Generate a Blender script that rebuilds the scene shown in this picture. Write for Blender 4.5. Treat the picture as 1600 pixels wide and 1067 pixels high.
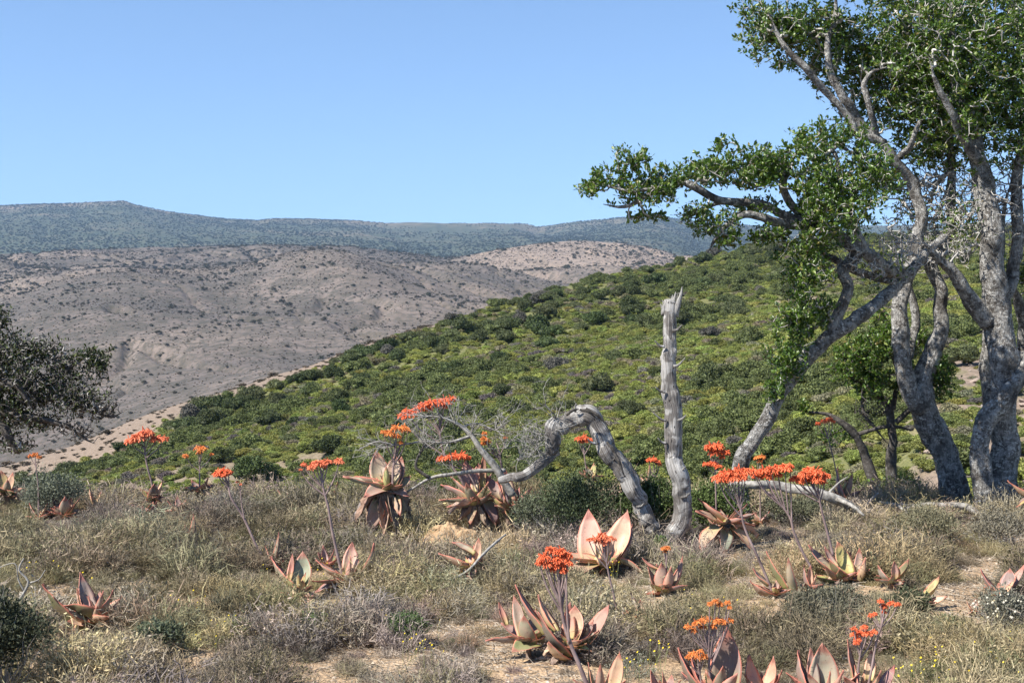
import bpy, math, random
import numpy as np
from mathutils import Matrix, Vector

for o in list(bpy.data.objects):
    bpy.data.objects.remove(o)
sc = bpy.context.scene
col = sc.collection
R = math.radians
HAZE = 0.8e-4                  # density of the air haze

# ------------------------------------------------------------------ camera
EYE = 1.8                      # eye height above the ground under the camera
F = 1600 * 50 / 36             # focal length in photo pixels (50 mm lens)
YH = 430.0                     # photo row of the true horizon
PITCH = math.atan((533.5 - YH) / F)
cam_data = bpy.data.cameras.new('camera')
cam_data.lens = 50
cam_data.sensor_width = 36
cam_data.clip_start = 0.1
cam_data.clip_end = 40000
cam = bpy.data.objects.new('camera', cam_data)
cam.location = (0, 0, EYE)
cam.rotation_euler = (R(90) - PITCH, 0, 0)
col.objects.link(cam)
sc.camera = cam

# ------------------------------------------------------------------ light
SUN_EL = 48.0
SUN_AZ = 241.0                 # clockwise from +Y (view direction): to the left, a little behind the camera
w = bpy.data.worlds.new('World')
sc.world = w
w.use_nodes = True
wn = w.node_tree.nodes
bg = wn['Background']
sky = wn.new('ShaderNodeTexSky')
sky.sky_type = 'NISHITA'
sky.sun_disc = False
sky.sun_elevation = R(SUN_EL)
sky.sun_rotation = R(SUN_AZ)
sky.altitude = 600
sky.air_density = 1.0
sky.dust_density = 0.0
sky.ozone_density = 4.0
stc = wn.new('ShaderNodeTexCoord'); smp = wn.new('ShaderNodeMapping')
smp.inputs['Location'].default_value = (0, 0, 0.115)      # the clear deep-blue band of the sky down to the skyline
w.node_tree.links.new(stc.outputs['Generated'], smp.inputs[0]); w.node_tree.links.new(smp.outputs[0], sky.inputs[0])
w.node_tree.links.new(sky.outputs[0], bg.inputs[0])
bg.inputs[1].default_value = 0.10

sd = bpy.data.lights.new('sun', 'SUN')
sd.energy = 5.0
sd.angle = R(0.53)
sd.color = (1.0, 0.95, 0.87)
sun = bpy.data.objects.new('sun', sd)
ts = Vector((math.sin(R(SUN_AZ)) * math.cos(R(SUN_EL)), math.cos(R(SUN_AZ)) * math.cos(R(SUN_EL)), math.sin(R(SUN_EL))))
sun.rotation_euler = (-ts).to_track_quat('-Z', 'Y').to_euler()
sun.location = (-20, -5, 30)
col.objects.link(sun)

sc.view_settings.view_transform = 'Standard'
sc.view_settings.look = 'None'
sc.view_settings.exposure = 1.05
sc.view_settings.gamma = 1.0
sc.view_settings.use_curve_mapping = False
sc.render.engine = 'CYCLES'
sc.cycles.max_bounces = 5
sc.cycles.diffuse_bounces = 2
sc.cycles.use_adaptive_sampling = True
sc.cycles.adaptive_threshold = 0.015
sc.cycles.transmission_bounces = 4
sc.cycles.transparent_max_bounces = 4
sc.cycles.volume_bounces = 0
sc.cycles.use_denoising = True
sc.render.film_transparent = False

# ------------------------------------------------------------------ pixels of the photograph -> points
CP, SP = math.cos(PITCH), math.sin(PITCH)
def P(px, py, d):
    """point at forward distance d (world y) seen at photo pixel px, py"""
    px = np.asarray(px, float); py = np.asarray(py, float)
    v = (533.5 - py) / F
    dy = CP + v * SP
    dz = -SP + v * CP
    t = d / dy
    return np.stack([(px - 800) / F * t, dy * t, EYE + dz * t], -1)
def zs(py):
    v = (533.5 - np.asarray(py, float)) / F
    return (-SP + v * CP) / (CP + v * SP)
SLOPE = 0.035
def GD(py):
    """distance of the near ground seen at row py"""
    return EYE / (-zs(py) - SLOPE)

# ------------------------------------------------------------------ noise
def _h(ix, iy, iz, s):
    n = (ix * 374761393 + iy * 668265263 + iz * 2147483647 + s * 1274126177) & 0xffffffff
    n = ((n ^ (n >> 13)) * 1274126177) & 0xffffffff
    n = ((n ^ (n >> 15)) * 2246822519) & 0xffffffff
    return ((n ^ (n >> 16)) & 0xffffff) / float(0xffffff)
def vnoise(p, s=0):
    """value noise -1..1; p is (...,2) or (...,3)"""
    p = np.asarray(p, float)
    i = np.floor(p).astype(np.int64); f = p - i
    f = f * f * (3 - 2 * f)
    if p.shape[-1] == 2:
        x, y = i[..., 0], i[..., 1]; a, b = f[..., 0], f[..., 1]
        z = np.zeros_like(x)
        r = (_h(x, y, z, s) * (1 - a) + _h(x + 1, y, z, s) * a) * (1 - b) + (_h(x, y + 1, z, s) * (1 - a) + _h(x + 1, y + 1, z, s) * a) * b
    else:
        x, y, z = i[..., 0], i[..., 1], i[..., 2]; a, b, c = f[..., 0], f[..., 1], f[..., 2]
        def pl(zz): return (_h(x, y, zz, s) * (1 - a) + _h(x + 1, y, zz, s) * a) * (1 - b) + (_h(x, y + 1, zz, s) * (1 - a) + _h(x + 1, y + 1, zz, s) * a) * b
        r = pl(z) * (1 - c) + pl(z + 1) * c
    return r * 2 - 1
def fbm(p, o=4, s=0):
    p = np.asarray(p, float); r = 0; a = 1.0; t = 0
    for k in range(o):
        r = r + a * vnoise(p * (2.03 ** k) + 17.3 * k, s + k); t += a; a *= 0.5
    return r / t
rng = np.random.default_rng(7)

# ------------------------------------------------------------------ meshes and objects
def mk_mesh(name, V, Q=None, T=None, mat=None, uv=None, attr=None, smooth=True):
    """V (n,3); Q quads (m,4); T tris (k,3); uv per vertex; attr {name: per-vertex float}"""
    me = bpy.data.meshes.new(name)
    V = np.asarray(V, np.float32)
    Q = np.zeros((0, 4), np.int32) if Q is None else np.asarray(Q, np.int32).reshape(-1, 4)
    T = np.zeros((0, 3), np.int32) if T is None else np.asarray(T, np.int32).reshape(-1, 3)
    nl = len(Q) * 4 + len(T) * 3
    li = np.concatenate([Q.ravel(), T.ravel()]).astype(np.int32)
    ls = np.concatenate([np.arange(len(Q)) * 4, len(Q) * 4 + np.arange(len(T)) * 3]).astype(np.int32)
    me.vertices.add(len(V)); me.vertices.foreach_set('co', V.ravel())
    me.loops.add(nl); me.loops.foreach_set('vertex_index', li)
    me.polygons.add(len(ls)); me.polygons.foreach_set('loop_start', ls)
    if uv is not None:
        ul = me.uv_layers.new(name='UVMap')
        ul.uv.foreach_set('vector', np.asarray(uv, np.float32)[li].ravel())
    if attr:
        for k, v in attr.items():
            a = me.attributes.new(k, 'FLOAT', 'POINT')
            a.data.foreach_set('value', np.asarray(v, np.float32))
    me.update(calc_edges=True)
    me.polygons.foreach_set('use_smooth', np.full(len(ls), smooth))
    if mat is not None: me.materials.append(mat)
    return me
def link(name, me, parent=None, loc=None, mat_local=None, kind=None):
    o = bpy.data.objects.new(name, me); col.objects.link(o)
    if parent is not None: o.parent = parent
    if mat_local is not None: o.matrix_local = mat_local
    elif loc is not None: o.location = loc
    if kind: o['kind'] = kind
    return o
def tag(o, label, cat=None, group=None, kind=None):
    o['label'] = label
    if cat: o['category'] = cat
    if group: o['group'] = group
    if kind: o['kind'] = kind
    return o
def thing(name, loc, label, cat, group=None):
    o = bpy.data.objects.new(name, None); o.empty_display_size = 0.05
    col.objects.link(o); o.location = tuple(float(v) for v in loc)
    return tag(o, label, cat, group)
class MB:
    def __init__(s): s.V = []; s.Q = []; s.T = []; s.n = 0; s.U = []
    def add(s, V, Q=None, T=None, U=None):
        V = np.asarray(V, float).reshape(-1, 3)
        if Q is not None and len(Q): s.Q.append(np.asarray(Q).reshape(-1, 4) + s.n)
        if T is not None and len(T): s.T.append(np.asarray(T).reshape(-1, 3) + s.n)
        s.V.append(V); s.n += len(V)
        if U is not None: s.U.append(np.asarray(U, float))
    def mesh(s, name, mat=None, off=(0, 0, 0), smooth=True):
        V = np.concatenate(s.V) - np.asarray(off, float)
        Q = np.concatenate(s.Q) if s.Q else None
        T = np.concatenate(s.T) if s.T else None
        U = np.concatenate(s.U) if s.U and sum(len(u) for u in s.U) == len(V) else None
        return mk_mesh(name, V, Q, T, mat, uv=U, smooth=smooth)
def catmull(pts, rad, step):
    pts = np.asarray(pts, float); rad = np.asarray(rad, float)
    if len(pts) == 2: ext = np.array([2 * pts[0] - pts[1], pts[0], pts[1], 2 * pts[1] - pts[0]])
    else: ext = np.concatenate([[2 * pts[0] - pts[1]], pts, [2 * pts[-1] - pts[-2]]])
    er = np.concatenate([[rad[0]], rad, [rad[-1]]])
    out, ro = [], []
    for i in range(len(pts) - 1):
        p0, p1, p2, p3 = ext[i:i + 4]
        n = max(1, int(np.ceil(np.linalg.norm(p2 - p1) / step)))
        for k in range(n):
            t = k / n
            out.append(0.5 * ((2 * p1) + (p2 - p0) * t + (2 * p0 - 5 * p1 + 4 * p2 - p3) * t * t + (3 * p1 - p0 - 3 * p2 + p3) * t ** 3))
            ro.append(er[i + 1] * (1 - t) + er[i + 2] * t)
    out.append(pts[-1]); ro.append(rad[-1])
    return np.array(out), np.array(ro)
def tube(pts, rad, sides=8, step=None, rough=0.0, seed=0, freq=8.0, cap=True, stretch=1.0):
    pts = np.asarray(pts, float); rad = np.asarray(rad, float)
    if step: pts, rad = catmull(pts, rad, step)
    K = len(pts)
    tan = np.gradient(pts, axis=0); tan /= np.linalg.norm(tan, axis=1)[:, None] + 1e-12
    n = np.cross(tan[0], [0.13, 0.31, 0.9]); 
    if np.linalg.norm(n) < 1e-3: n = np.cross(tan[0], [1, 0, 0])
    n /= np.linalg.norm(n)
    N = [n]
    for i in range(1, K):
        n = n - np.dot(n, tan[i]) * tan[i]; n = n / (np.linalg.norm(n) + 1e-12); N.append(n)
    N = np.array(N); B = np.cross(tan, N)
    a = np.arange(sides) * 2 * math.pi / sides
    D = np.cos(a)[None, :, None] * N[:, None] + np.sin(a)[None, :, None] * B[:, None]
    rr = np.repeat(rad[:, None], sides, 1)
    V = pts[:, None] + D * rr[..., None]
    if rough:
        L = np.concatenate([[0], np.cumsum(np.linalg.norm(np.diff(pts, axis=0), axis=1))])
        q = np.stack([np.cos(a)[None] * rr / rad.max() * 1.3 + 0 * rr, np.sin(a)[None] * rr / rad.max() * 1.3 + 0 * rr, np.repeat(L[:, None] * freq / stretch * 0.35, sides, 1)], -1)
        nz = fbm(q * 1.6 + seed * 7.7, 4, seed)
        V = pts[:, None] + D * (rr * (1 + rough * nz))[..., None]
    V = V.reshape(-1, 3)
    i = np.arange(K - 1)[:, None] * sides; j = np.arange(sides)[None]; j2 = (j + 1) % sides
    Q = np.stack([i + j, i + j2, i + sides + j2, i + sides + j], -1).reshape(-1, 4)
    T = []
    if cap:
        V = np.concatenate([V, [pts[0]], [pts[-1] + tan[-1] * rad[-1] * 0.4]])
        k0, k1 = K * sides, K * sides + 1
        b = (K - 1) * sides
        for q in range(sides):
            T.append([k0, (q + 1) % sides, q]); T.append([k1, b + q, b + (q + 1) % sides])
    return V, Q, np.array(T, int).reshape(-1, 3)
def segs_tubes(A, B, ra, rb, sides=4):
    """many thin prisms at once"""
    A = np.asarray(A); B = np.asarray(B); d = B - A
    L = np.linalg.norm(d, axis=1)[:, None] + 1e-9; d = d / L
    ref = np.where(np.abs(d[:, 2:3]) > 0.9, [[1.0, 0, 0]], [[0, 0, 1.0]])
    n = np.cross(d, ref); n /= np.linalg.norm(n, axis=1)[:, None]; b = np.cross(d, n)
    a = np.arange(sides) * 2 * math.pi / sides
    D = np.cos(a)[None, :, None] * n[:, None] + np.sin(a)[None, :, None] * b[:, None]
    V = np.concatenate([A[:, None] + D * np.asarray(ra)[:, None, None], B[:, None] + D * np.asarray(rb)[:, None, None]], 1)
    m = len(A); base = np.arange(m)[:, None, None] * 2 * sides
    j = np.arange(sides); j2 = (j + 1) % sides
    Q = np.stack([j, j2, sides + j2, sides + j], -1)[None] + base
    return V.reshape(-1, 3), Q.reshape(-1, 4)
def unit(v): return v / (np.linalg.norm(v, axis=-1, keepdims=True) + 1e-12)
def rand_dirs(n, g=rng):
    return unit(g.normal(size=(n, 3)))
def leaves_geo(base, direc, length, width, g=rng, fold=0.25, up=None):
    """folded leaves: 5 verts, 4 tris each"""
    n = len(base); d = unit(direc)
    r = rand_dirs(n, g) if up is None else unit(up + 0.5 * g.normal(size=(n, 3)))
    s = unit(np.cross(d, r)); nn = np.cross(s, d)
    L = np.asarray(length)[:, None]; W = np.asarray(width)[:, None] * 0.5
    m = base + d * L * 0.55 - nn * W * fold
    V = np.stack([base, base + d * L * 0.62 + s * W, base + d * L, base + d * L * 0.62 - s * W, m], 1)
    o = np.arange(n)[:, None, None] * 5
    T = np.array([[0, 1, 4], [1, 2, 4], [2, 3, 4], [3, 0, 4]])[None] + o
    return V.reshape(-1, 3), T.reshape(-1, 3)

# ------------------------------------------------------------------ materials
class M:
    def __init__(s, name):
        s.m = bpy.data.materials.new(name); s.m.use_nodes = True
        s.t = s.m.node_tree; s.N = s.t.nodes; s.L = s.t.links
        s.b = s.N['Principled BSDF']; s.out = s.N['Material Output']
        s.b.inputs['Specular IOR Level'].default_value = 0.25
    def set(s, node, **kw):
        for k, v in kw.items():
            k = k.replace('_', ' ')
            i = node.inputs[k]
            if isinstance(v, bpy.types.NodeSocket): s.L.new(v, i)
            else: i.default_value = v
        return node
    def coord(s, kind='Object', scale=(1, 1, 1)):
        tc = s.N.new('ShaderNodeTexCoord'); mp = s.N.new('ShaderNodeMapping')
        mp.inputs['Scale'].default_value = scale
        s.L.new(tc.outputs[kind], mp.inputs[0]); return mp.outputs[0]
    def geo(s, scale=(1, 1, 1)):
        g = s.N.new('ShaderNodeNewGeometry'); mp = s.N.new('ShaderNodeMapping')
        mp.inputs['Scale'].default_value = scale
        s.L.new(g.outputs['Position'], mp.inputs[0]); return mp.outputs[0]
    def noise(s, vec, scale, detail=4, rough=0.55, dist=0.0):
        n = s.N.new('ShaderNodeTexNoise'); s.L.new(vec, n.inputs['Vector'])
        n.inputs['Scale'].default_value = scale; n.inputs['Detail'].default_value = detail
        n.inputs['Roughness'].default_value = rough; n.inputs['Distortion'].default_value = dist
        return n.outputs[0]
    def voro(s, vec, scale, feature='F1'):
        n = s.N.new('ShaderNodeTexVoronoi'); n.feature = feature; s.L.new(vec, n.inputs['Vector'])
        n.inputs['Scale'].default_value = scale
        return n.outputs['Distance']
    def ramp(s, fac, stops):
        r = s.N.new('ShaderNodeValToRGB'); s.L.new(fac, r.inputs[0])
        e = r.color_ramp.elements
        while len(e) < len(stops): e.new(0.5)
        for k, (p, c) in enumerate(stops):
            e[k].position = p
            e[k].color = (c, c, c, 1) if isinstance(c, (int, float)) else (*c, 1)
        return r.outputs[0]
    def mix(s, fac, a, b, mode='MIX'):
        n = s.N.new('ShaderNodeMix'); n.data_type = 'RGBA'; n.blend_type = mode; n.clamp_factor = True
        for k, v in ((0, fac), (6, a), (7, b)):
            if isinstance(v, bpy.types.NodeSocket): s.L.new(v, n.inputs[k])
            elif k == 0: n.inputs[0].default_value = v
            else: n.inputs[k].default_value = (*v, 1) if len(v) == 3 else v
        return n.outputs[2]
    def math(s, op, a, b=0.0):
        n = s.N.new('ShaderNodeMath'); n.operation = op
        for k, v in ((0, a), (1, b)):
            if isinstance(v, bpy.types.NodeSocket): s.L.new(v, n.inputs[k])
            else: n.inputs[k].default_value = v
        return n.outputs[0]
    def attr(s, name, typ='GEOMETRY', out='Color'):
        n = s.N.new('ShaderNodeAttribute'); n.attribute_type = typ; n.attribute_name = name
        return n.outputs[out]
    def island(s):
        return s.N.new('ShaderNodeNewGeometry').outputs['Random Per Island']
    def objcol(s): return s.N.new('ShaderNodeObjectInfo').outputs['Color']
    def objrand(s): return s.N.new('ShaderNodeObjectInfo').outputs['Random']
    def bump(s, h, strength=0.3, dist=0.02):
        n = s.N.new('ShaderNodeBump'); n.inputs['Strength'].default_value = strength
        n.inputs['Distance'].default_value = dist
        s.L.new(h, n.inputs['Height']); s.L.new(n.outputs[0], s.b.inputs['Normal'])
    def base(s, c, rough=0.8):
        if isinstance(c, bpy.types.NodeSocket): s.L.new(c, s.b.inputs['Base Color'])
        else: s.b.inputs['Base Color'].default_value = (*c, 1)
        if isinstance(rough, bpy.types.NodeSocket): s.L.new(rough, s.b.inputs['Roughness'])
        else: s.b.inputs['Roughness'].default_value = rough
        return s
    def translucent(s, c, fac=0.25):
        tr = s.N.new('ShaderNodeBsdfTranslucent'); mx = s.N.new('ShaderNodeMixShader')
        if isinstance(c, bpy.types.NodeSocket): s.L.new(c, tr.inputs[0])
        else: tr.inputs[0].default_value = (*c, 1)
        mx.inputs[0].default_value = fac
        s.L.new(s.b.outputs[0], mx.inputs[1]); s.L.new(tr.outputs[0], mx.inputs[2])
        s.L.new(mx.outputs[0], s.out.inputs[0])
def var_brightness(m, c, lo=0.6, hi=1.35):
    """vary each leaf a little"""
    f = m.ramp(m.island(), [(0, lo / hi), (1, 1.0)])
    f2 = m.mix(1.0, f, (hi, hi, hi), 'MULTIPLY')
    return m.mix(1.0, c, f2, 'MULTIPLY')

# leaf material reading a colour per instance / per object
def leafmat(name, src, rough=0.6, trans=0.2, lo=0.6, hi=1.35):
    m = M(name)
    c = m.attr('tint', 'INSTANCER') if src == 'inst' else (m.objcol() if src == 'obj' else None)
    if c is None: c = m.mix(0.0, src, src)
    c = var_brightness(m, c, lo, hi)
    m.base(c, rough); m.translucent(c, trans)
    return m.m
MAT = {}
MAT['leaf_inst'] = leafmat('shrub_leaf_instanced', 'inst', 0.7, 0.15)
MAT['leaf_obj'] = leafmat('shrub_leaf', 'obj', 0.65, 0.15)
MAT['stem_inst'] = leafmat('scrub_stem', 'inst', 0.85, 0.12, 0.55, 1.4)

m = M('tree_leaf')
c = m.ramp(m.island(), [(0, (0.032, 0.064, 0.010)), (0.45, (0.062, 0.116, 0.016)), (0.82, (0.110, 0.175, 0.026)), (0.97, (0.19, 0.22, 0.045)), (1, (0.17, 0.10, 0.04))])
m.base(c, 0.42); m.b.inputs['Specular IOR Level'].default_value = 0.5; m.translucent(m.mix(1.0, c, (1.3, 1.5, 0.7), 'MULTIPLY'), 0.22)
MAT['tree_leaf'] = m.m
m = M('tree_leaf_greyish')
c = m.ramp(m.island(), [(0, (0.018, 0.030, 0.010)), (0.6, (0.036, 0.052, 0.017)), (1, (0.10, 0.118, 0.034))])
m.base(c, 0.5); m.translucent(c, 0.15)
MAT['tree_leaf2'] = m.m

m = M('bark_lichen')
v = m.geo()
n1 = m.noise(v, 11, 6, 0.7, 0.6); n2 = m.noise(m.geo((1, 1, 1.5)), 26, 6, 0.75, 0.3); n3 = m.noise(m.geo((1, 1, 0.3)), 70, 4, 0.6)
c = m.ramp(n3, [(0.32, (0.05, 0.044, 0.038)), (0.68, (0.20, 0.18, 0.16))])
c = m.mix(m.ramp(n1, [(0.42, 0.0), (0.54, 0.85)]), c, m.ramp(n3, [(0.35, (0.22, 0.21, 0.195)), (0.6, (0.46, 0.445, 0.415))]))
c = m.mix(m.ramp(n2, [(0.54, 0.0), (0.59, 1.0)]), c, (0.60, 0.585, 0.55))
c = m.mix(m.ramp(m.noise(v, 5, 3), [(0.52, 0.0), (0.64, 0.7)]), c, (0.06, 0.052, 0.045))
m.base(c, 0.9); m.bump(m.math('ADD', n2, m.math('MULTIPLY', n3, 1.0)), 1.0, 0.045)
MAT['bark'] = m.m
m = M('bark_dark')
v = m.geo(); n1 = m.noise(v, 30, 5, 0.65)
c = m.ramp(n1, [(0.3, (0.03, 0.026, 0.022)), (0.6, (0.09, 0.08, 0.07)), (0.75, (0.28, 0.27, 0.25))])
m.base(c, 0.9); m.bump(n1, 0.7, 0.015)
MAT['bark_dark'] = m.m
m = M('twig_grey')
c = m.ramp(m.noise(m.geo(), 14, 3), [(0.3, (0.14, 0.128, 0.115)), (0.5, (0.34, 0.32, 0.29)), (0.72, (0.52, 0.50, 0.46))])
m.base(c, 0.85); MAT['twig'] = m.m
m = M('twig_dark')
c = m.ramp(m.noise(m.geo(), 9, 3), [(0.36, (0.04, 0.036, 0.032)), (0.53, (0.11, 0.10, 0.09)), (0.64, (0.42, 0.40, 0.37))])
m.base(c, 0.85); MAT['twig_dark'] = m.m
m = M('weathered_wood')
v = m.coord('UV', (1, 1, 1))
g1 = m.noise(m.coord('UV', (22, 2.2, 1)), 1.0, 6, 0.6, 0.5); g2 = m.noise(m.geo(), 4.5, 5, 0.6, 1.2); g3 = m.noise(m.coord('UV', (70, 5, 1)), 1.0, 3, 0.6)
pits = m.voro(m.coord('UV', (7, 13, 1)), 1.0)
c = m.ramp(g1, [(0.30, (0.11, 0.10, 0.09)), (0.44, (0.33, 0.315, 0.295)), (0.66, (0.56, 0.54, 0.505))])
c = m.mix(m.ramp(g3, [(0.38, 0.85), (0.52, 0.0)]), c, (0.07, 0.06, 0.053))
c = m.mix(m.ramp(g2, [(0.50, 0.0), (0.57, 0.85)]), c, m.ramp(g3, [(0.4, (0.045, 0.038, 0.034)), (0.6, (0.17, 0.152, 0.138))]))
c = m.mix(m.ramp(pits, [(0.09, 0.95), (0.15, 0.0)]), c, (0.02, 0.017, 0.015))
m.base(c, 0.9); m.bump(m.math('ADD', g1, m.math('ADD', m.math('MULTIPLY', g3, 0.6), m.math('MULTIPLY', m.ramp(pits, [(0.05, 0.0), (0.16, 1.0)]), 0.8))), 0.8, 0.012)
MAT['deadwood'] = m.m
m = M('bleached_wood')
g1 = m.noise(m.geo(), 26, 5, 0.6)
c = m.ramp(g1, [(0.3, (0.10, 0.09, 0.08)), (0.5, (0.25, 0.235, 0.21)), (0.72, (0.42, 0.40, 0.365))])
m.base(c, 0.9); m.bump(g1, 0.6, 0.008); MAT['bleached'] = m.m

# aloe leaf: object colour in the blade, coral margins, green-yellow base, dry tip
m = M('aloe_leaf')
uvn = m.N.new('ShaderNodeTexCoord'); sep = m.N.new('ShaderNodeSeparateXYZ'); m.L.new(uvn.outputs['UV'], sep.inputs[0])
u, vv = sep.outputs[0], sep.outputs[1]
edge = m.math('ABSOLUTE', m.math('SUBTRACT', m.math('MULTIPLY', u, 2.0), 1.0))
stri = m.noise(m.coord('UV', (26, 1.4, 1)), 1.0, 3, 0.5)
blot = m.noise(m.geo(), 16, 5, 0.6)
c = m.mix(m.ramp(stri, [(0.35, 0.0), (0.7, 0.35)]), m.objcol(), m.mix(0.5, m.objcol(), (0.40, 0.40, 0.30)))
c = m.mix(m.ramp(blot, [(0.42, 0.0), (0.66, 0.6)]), c, m.mix(0.6, m.objcol(), (0.40, 0.20, 0.15)))
c = m.mix(m.ramp(m.noise(m.geo(), 7, 4, 0.6), [(0.45, 0.0), (0.68, 0.55)]), c, m.mix(0.55, m.objcol(), (0.20, 0.21, 0.13)))
c = m.mix(m.ramp(vv, [(0.0, 0.75), (0.42, 0.0)]), c, (0.33, 0.30, 0.09))
c = m.mix(m.ramp(m.math('ADD', vv, m.math('MULTIPLY', blot, 0.25)), [(0.88, 0.0), (1.08, 0.85)]), c, (0.30, 0.11, 0.08))
c = m.mix(m.ramp(edge, [(0.86, 0.0), (0.95, 0.85)]), c, (0.60, 0.20, 0.14))
sc_ = m.noise(m.geo(), 70, 3, 0.6)
c = m.mix(m.ramp(sc_, [(0.62, 0.0), (0.70, 0.65)]), c, (0.15, 0.095, 0.065))
m.base(c, 0.55); m.b.inputs['Specular IOR Level'].default_value = 0.35
m.bump(m.math('ADD', stri, m.math('MULTIPLY', blot, 0.5)), 0.15, 0.006)
m.translucent(c, 0.06)
MAT['aloe_leaf'] = m.m
m = M('aloe_dry_leaf')
n1 = m.noise(m.geo(), 22, 5, 0.6)
c = m.mix(m.ramp(n1, [(0.35, 0.0), (0.65, 0.8)]), m.objcol(), m.mix(0.55, m.objcol(), (0.14, 0.09, 0.06)))
m.base(c, 0.85); m.bump(n1, 0.6, 0.01); MAT['aloe_dry'] = m.m
m = M('flower_stalk')
n1 = m.noise(m.geo(), 20, 3)
m.base(m.ramp(n1, [(0.3, (0.17, 0.12, 0.115)), (0.7, (0.30, 0.22, 0.20))]), 0.6); MAT['stalk'] = m.m
m = M('coral_flower')
c = m.mix(1.0, m.objcol(), m.ramp(m.island(), [(0, (0.62, 0.5, 0.4)), (0.5, (1, 1, 1)), (1, (1.15, 1.5, 1.5))]), 'MULTIPLY')
m.base(c, 0.45); m.translucent(c, 0.25); MAT['flower'] = m.m

m = M('soil')
v = m.geo(); n1 = m.noise(v, 0.9, 5, 0.6); n2 = m.noise(v, 14, 5, 0.65); n3 = m.voro(v, 45)
c = m.ramp(n1, [(0.3, (0.30, 0.205, 0.125)), (0.55, (0.42, 0.295, 0.18)), (0.75, (0.47, 0.35, 0.23))])
c = m.mix(m.ramp(n2, [(0.4, 0.0), (0.7, 0.5)]), c, (0.25, 0.175, 0.115))
c = m.mix(m.ramp(n3, [(0.12, 0.45), (0.25, 0.0)]), c, (0.40, 0.34, 0.27))
m.base(c, 0.95); m.bump(m.math('ADD', n2, m.math('MULTIPLY', n3, 0.4)), 0.8, 0.03); MAT['soil'] = m.m
m = M('hillside_ground')
v = m.geo(); n1 = m.noise(v, 0.25, 5, 0.6); n2 = m.noise(v, 2.5, 5, 0.65)
bare = m.attr('bare', out='Fac')
green = m.mix(m.ramp(m.noise(v, 9, 4, 0.7), [(0.42, 0.0), (0.6, 0.8)]), m.ramp(n2, [(0.35, (0.11, 0.115, 0.04)), (0.6, (0.17, 0.165, 0.065)), (0.75, (0.26, 0.22, 0.12))]), (0.085, 0.09, 0.035))
tan = m.mix(m.ramp(m.noise(v, 7, 4, 0.7), [(0.4, 0.0), (0.6, 0.7)]), m.ramp(n2, [(0.3, (0.15, 0.112, 0.083)), (0.5, (0.235, 0.178, 0.135)), (0.72, (0.31, 0.24, 0.185))]), (0.13, 0.10, 0.072))
m.base(m.mix(bare, green, tan), 0.95); m.bump(n2, 0.6, 0.15); MAT['hillground'] = m.m
m = M('brown_hill_ground')
v = m.geo(); n1 = m.noise(v, 0.006, 5, 0.6, 0.4); n2 = m.noise(v, 0.05, 6, 0.7); n3 = m.noise(v, 0.22, 5, 0.7)
c = m.ramp(n1, [(0.3, (0.092, 0.075, 0.065)), (0.5, (0.128, 0.104, 0.089)), (0.68, (0.180, 0.143, 0.119))])
c = m.mix(m.ramp(n2, [(0.44, 0.0), (0.54, 0.75)]), c, (0.072, 0.062, 0.050))
c = m.mix(m.ramp(n3, [(0.48, 0.0), (0.55, 0.8)]), c, (0.054, 0.049, 0.037))
c = m.mix(m.ramp(m.attr('pale', out='Fac'), [(0, 0.0), (1, 0.6)]), c, m.mix(m.ramp(n3, [(0.45, 0.0), (0.62, 0.7)]), (0.30, 0.228, 0.176), (0.10, 0.085, 0.064)))
m.base(c, 0.95); m.bump(n2, 0.6, 2.0); MAT['brown'] = m.m
m = M('mountain_ground')
v = m.geo(); n1 = m.noise(v, 0.0032, 6, 0.65, 0.5); n2 = m.noise(v, 0.03, 6, 0.75); n3 = m.noise(v, 0.16, 3, 0.6)
c = m.ramp(n2, [(0.35, (0.026, 0.036, 0.020)), (0.5, (0.046, 0.056, 0.030)), (0.68, (0.10, 0.09, 0.056))])
c = m.mix(m.ramp(m.math('ADD', m.math('MULTIPLY', n1, 0.7), m.math('MULTIPLY', n3, 0.3)), [(0.54, 0.0), (0.66, 0.8)]), c, (0.21, 0.155, 0.11))
c = m.mix(m.math('MULTIPLY', m.attr('pale', out='Fac'), m.ramp(n2, [(0.4, 0.0), (0.6, 0.85)])), c, (0.25, 0.18, 0.13))
m.base(c, 0.95); m.bump(n2, 0.5, 6.0); MAT['mountain'] = m.m
m = M('stone')
v = m.geo(); n1 = m.noise(v, 18, 6, 0.65)
c = m.mix(m.ramp(n1, [(0.35, 0.0), (0.65, 1.0)]), m.mix(0.45, m.objcol(), (0.13, 0.10, 0.08)), m.objcol())
m.base(c, 0.9); m.bump(n1, 0.7, 0.02); MAT['stone'] = m.m
m = M('sand_mound')
v = m.geo(); n1 = m.noise(v, 10, 6, 0.65); n2 = m.noise(v, 60, 3, 0.6)
c = m.ramp(n1, [(0.3, (0.26, 0.165, 0.09)), (0.6, (0.42, 0.285, 0.165))])
c = m.mix(m.ramp(n2, [(0.6, 0.0), (0.7, 0.6)]), c, (0.20, 0.13, 0.08))
m.base(c, 0.95); m.bump(m.math('ADD', n1, m.math('MULTIPLY', n2, 0.4)), 0.8, 0.03); MAT['mound'] = m.m
m = M('yellow_petal'); m.base((0.75, 0.55, 0.03), 0.6); MAT['yellow'] = m.m
m = M('daisy_stem'); m.base((0.16, 0.17, 0.07), 0.7); MAT['daisy_stem'] = m.m
m = M('white_flower'); m.base((0.50, 0.46, 0.36), 0.7); MAT['white'] = m.m
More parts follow.
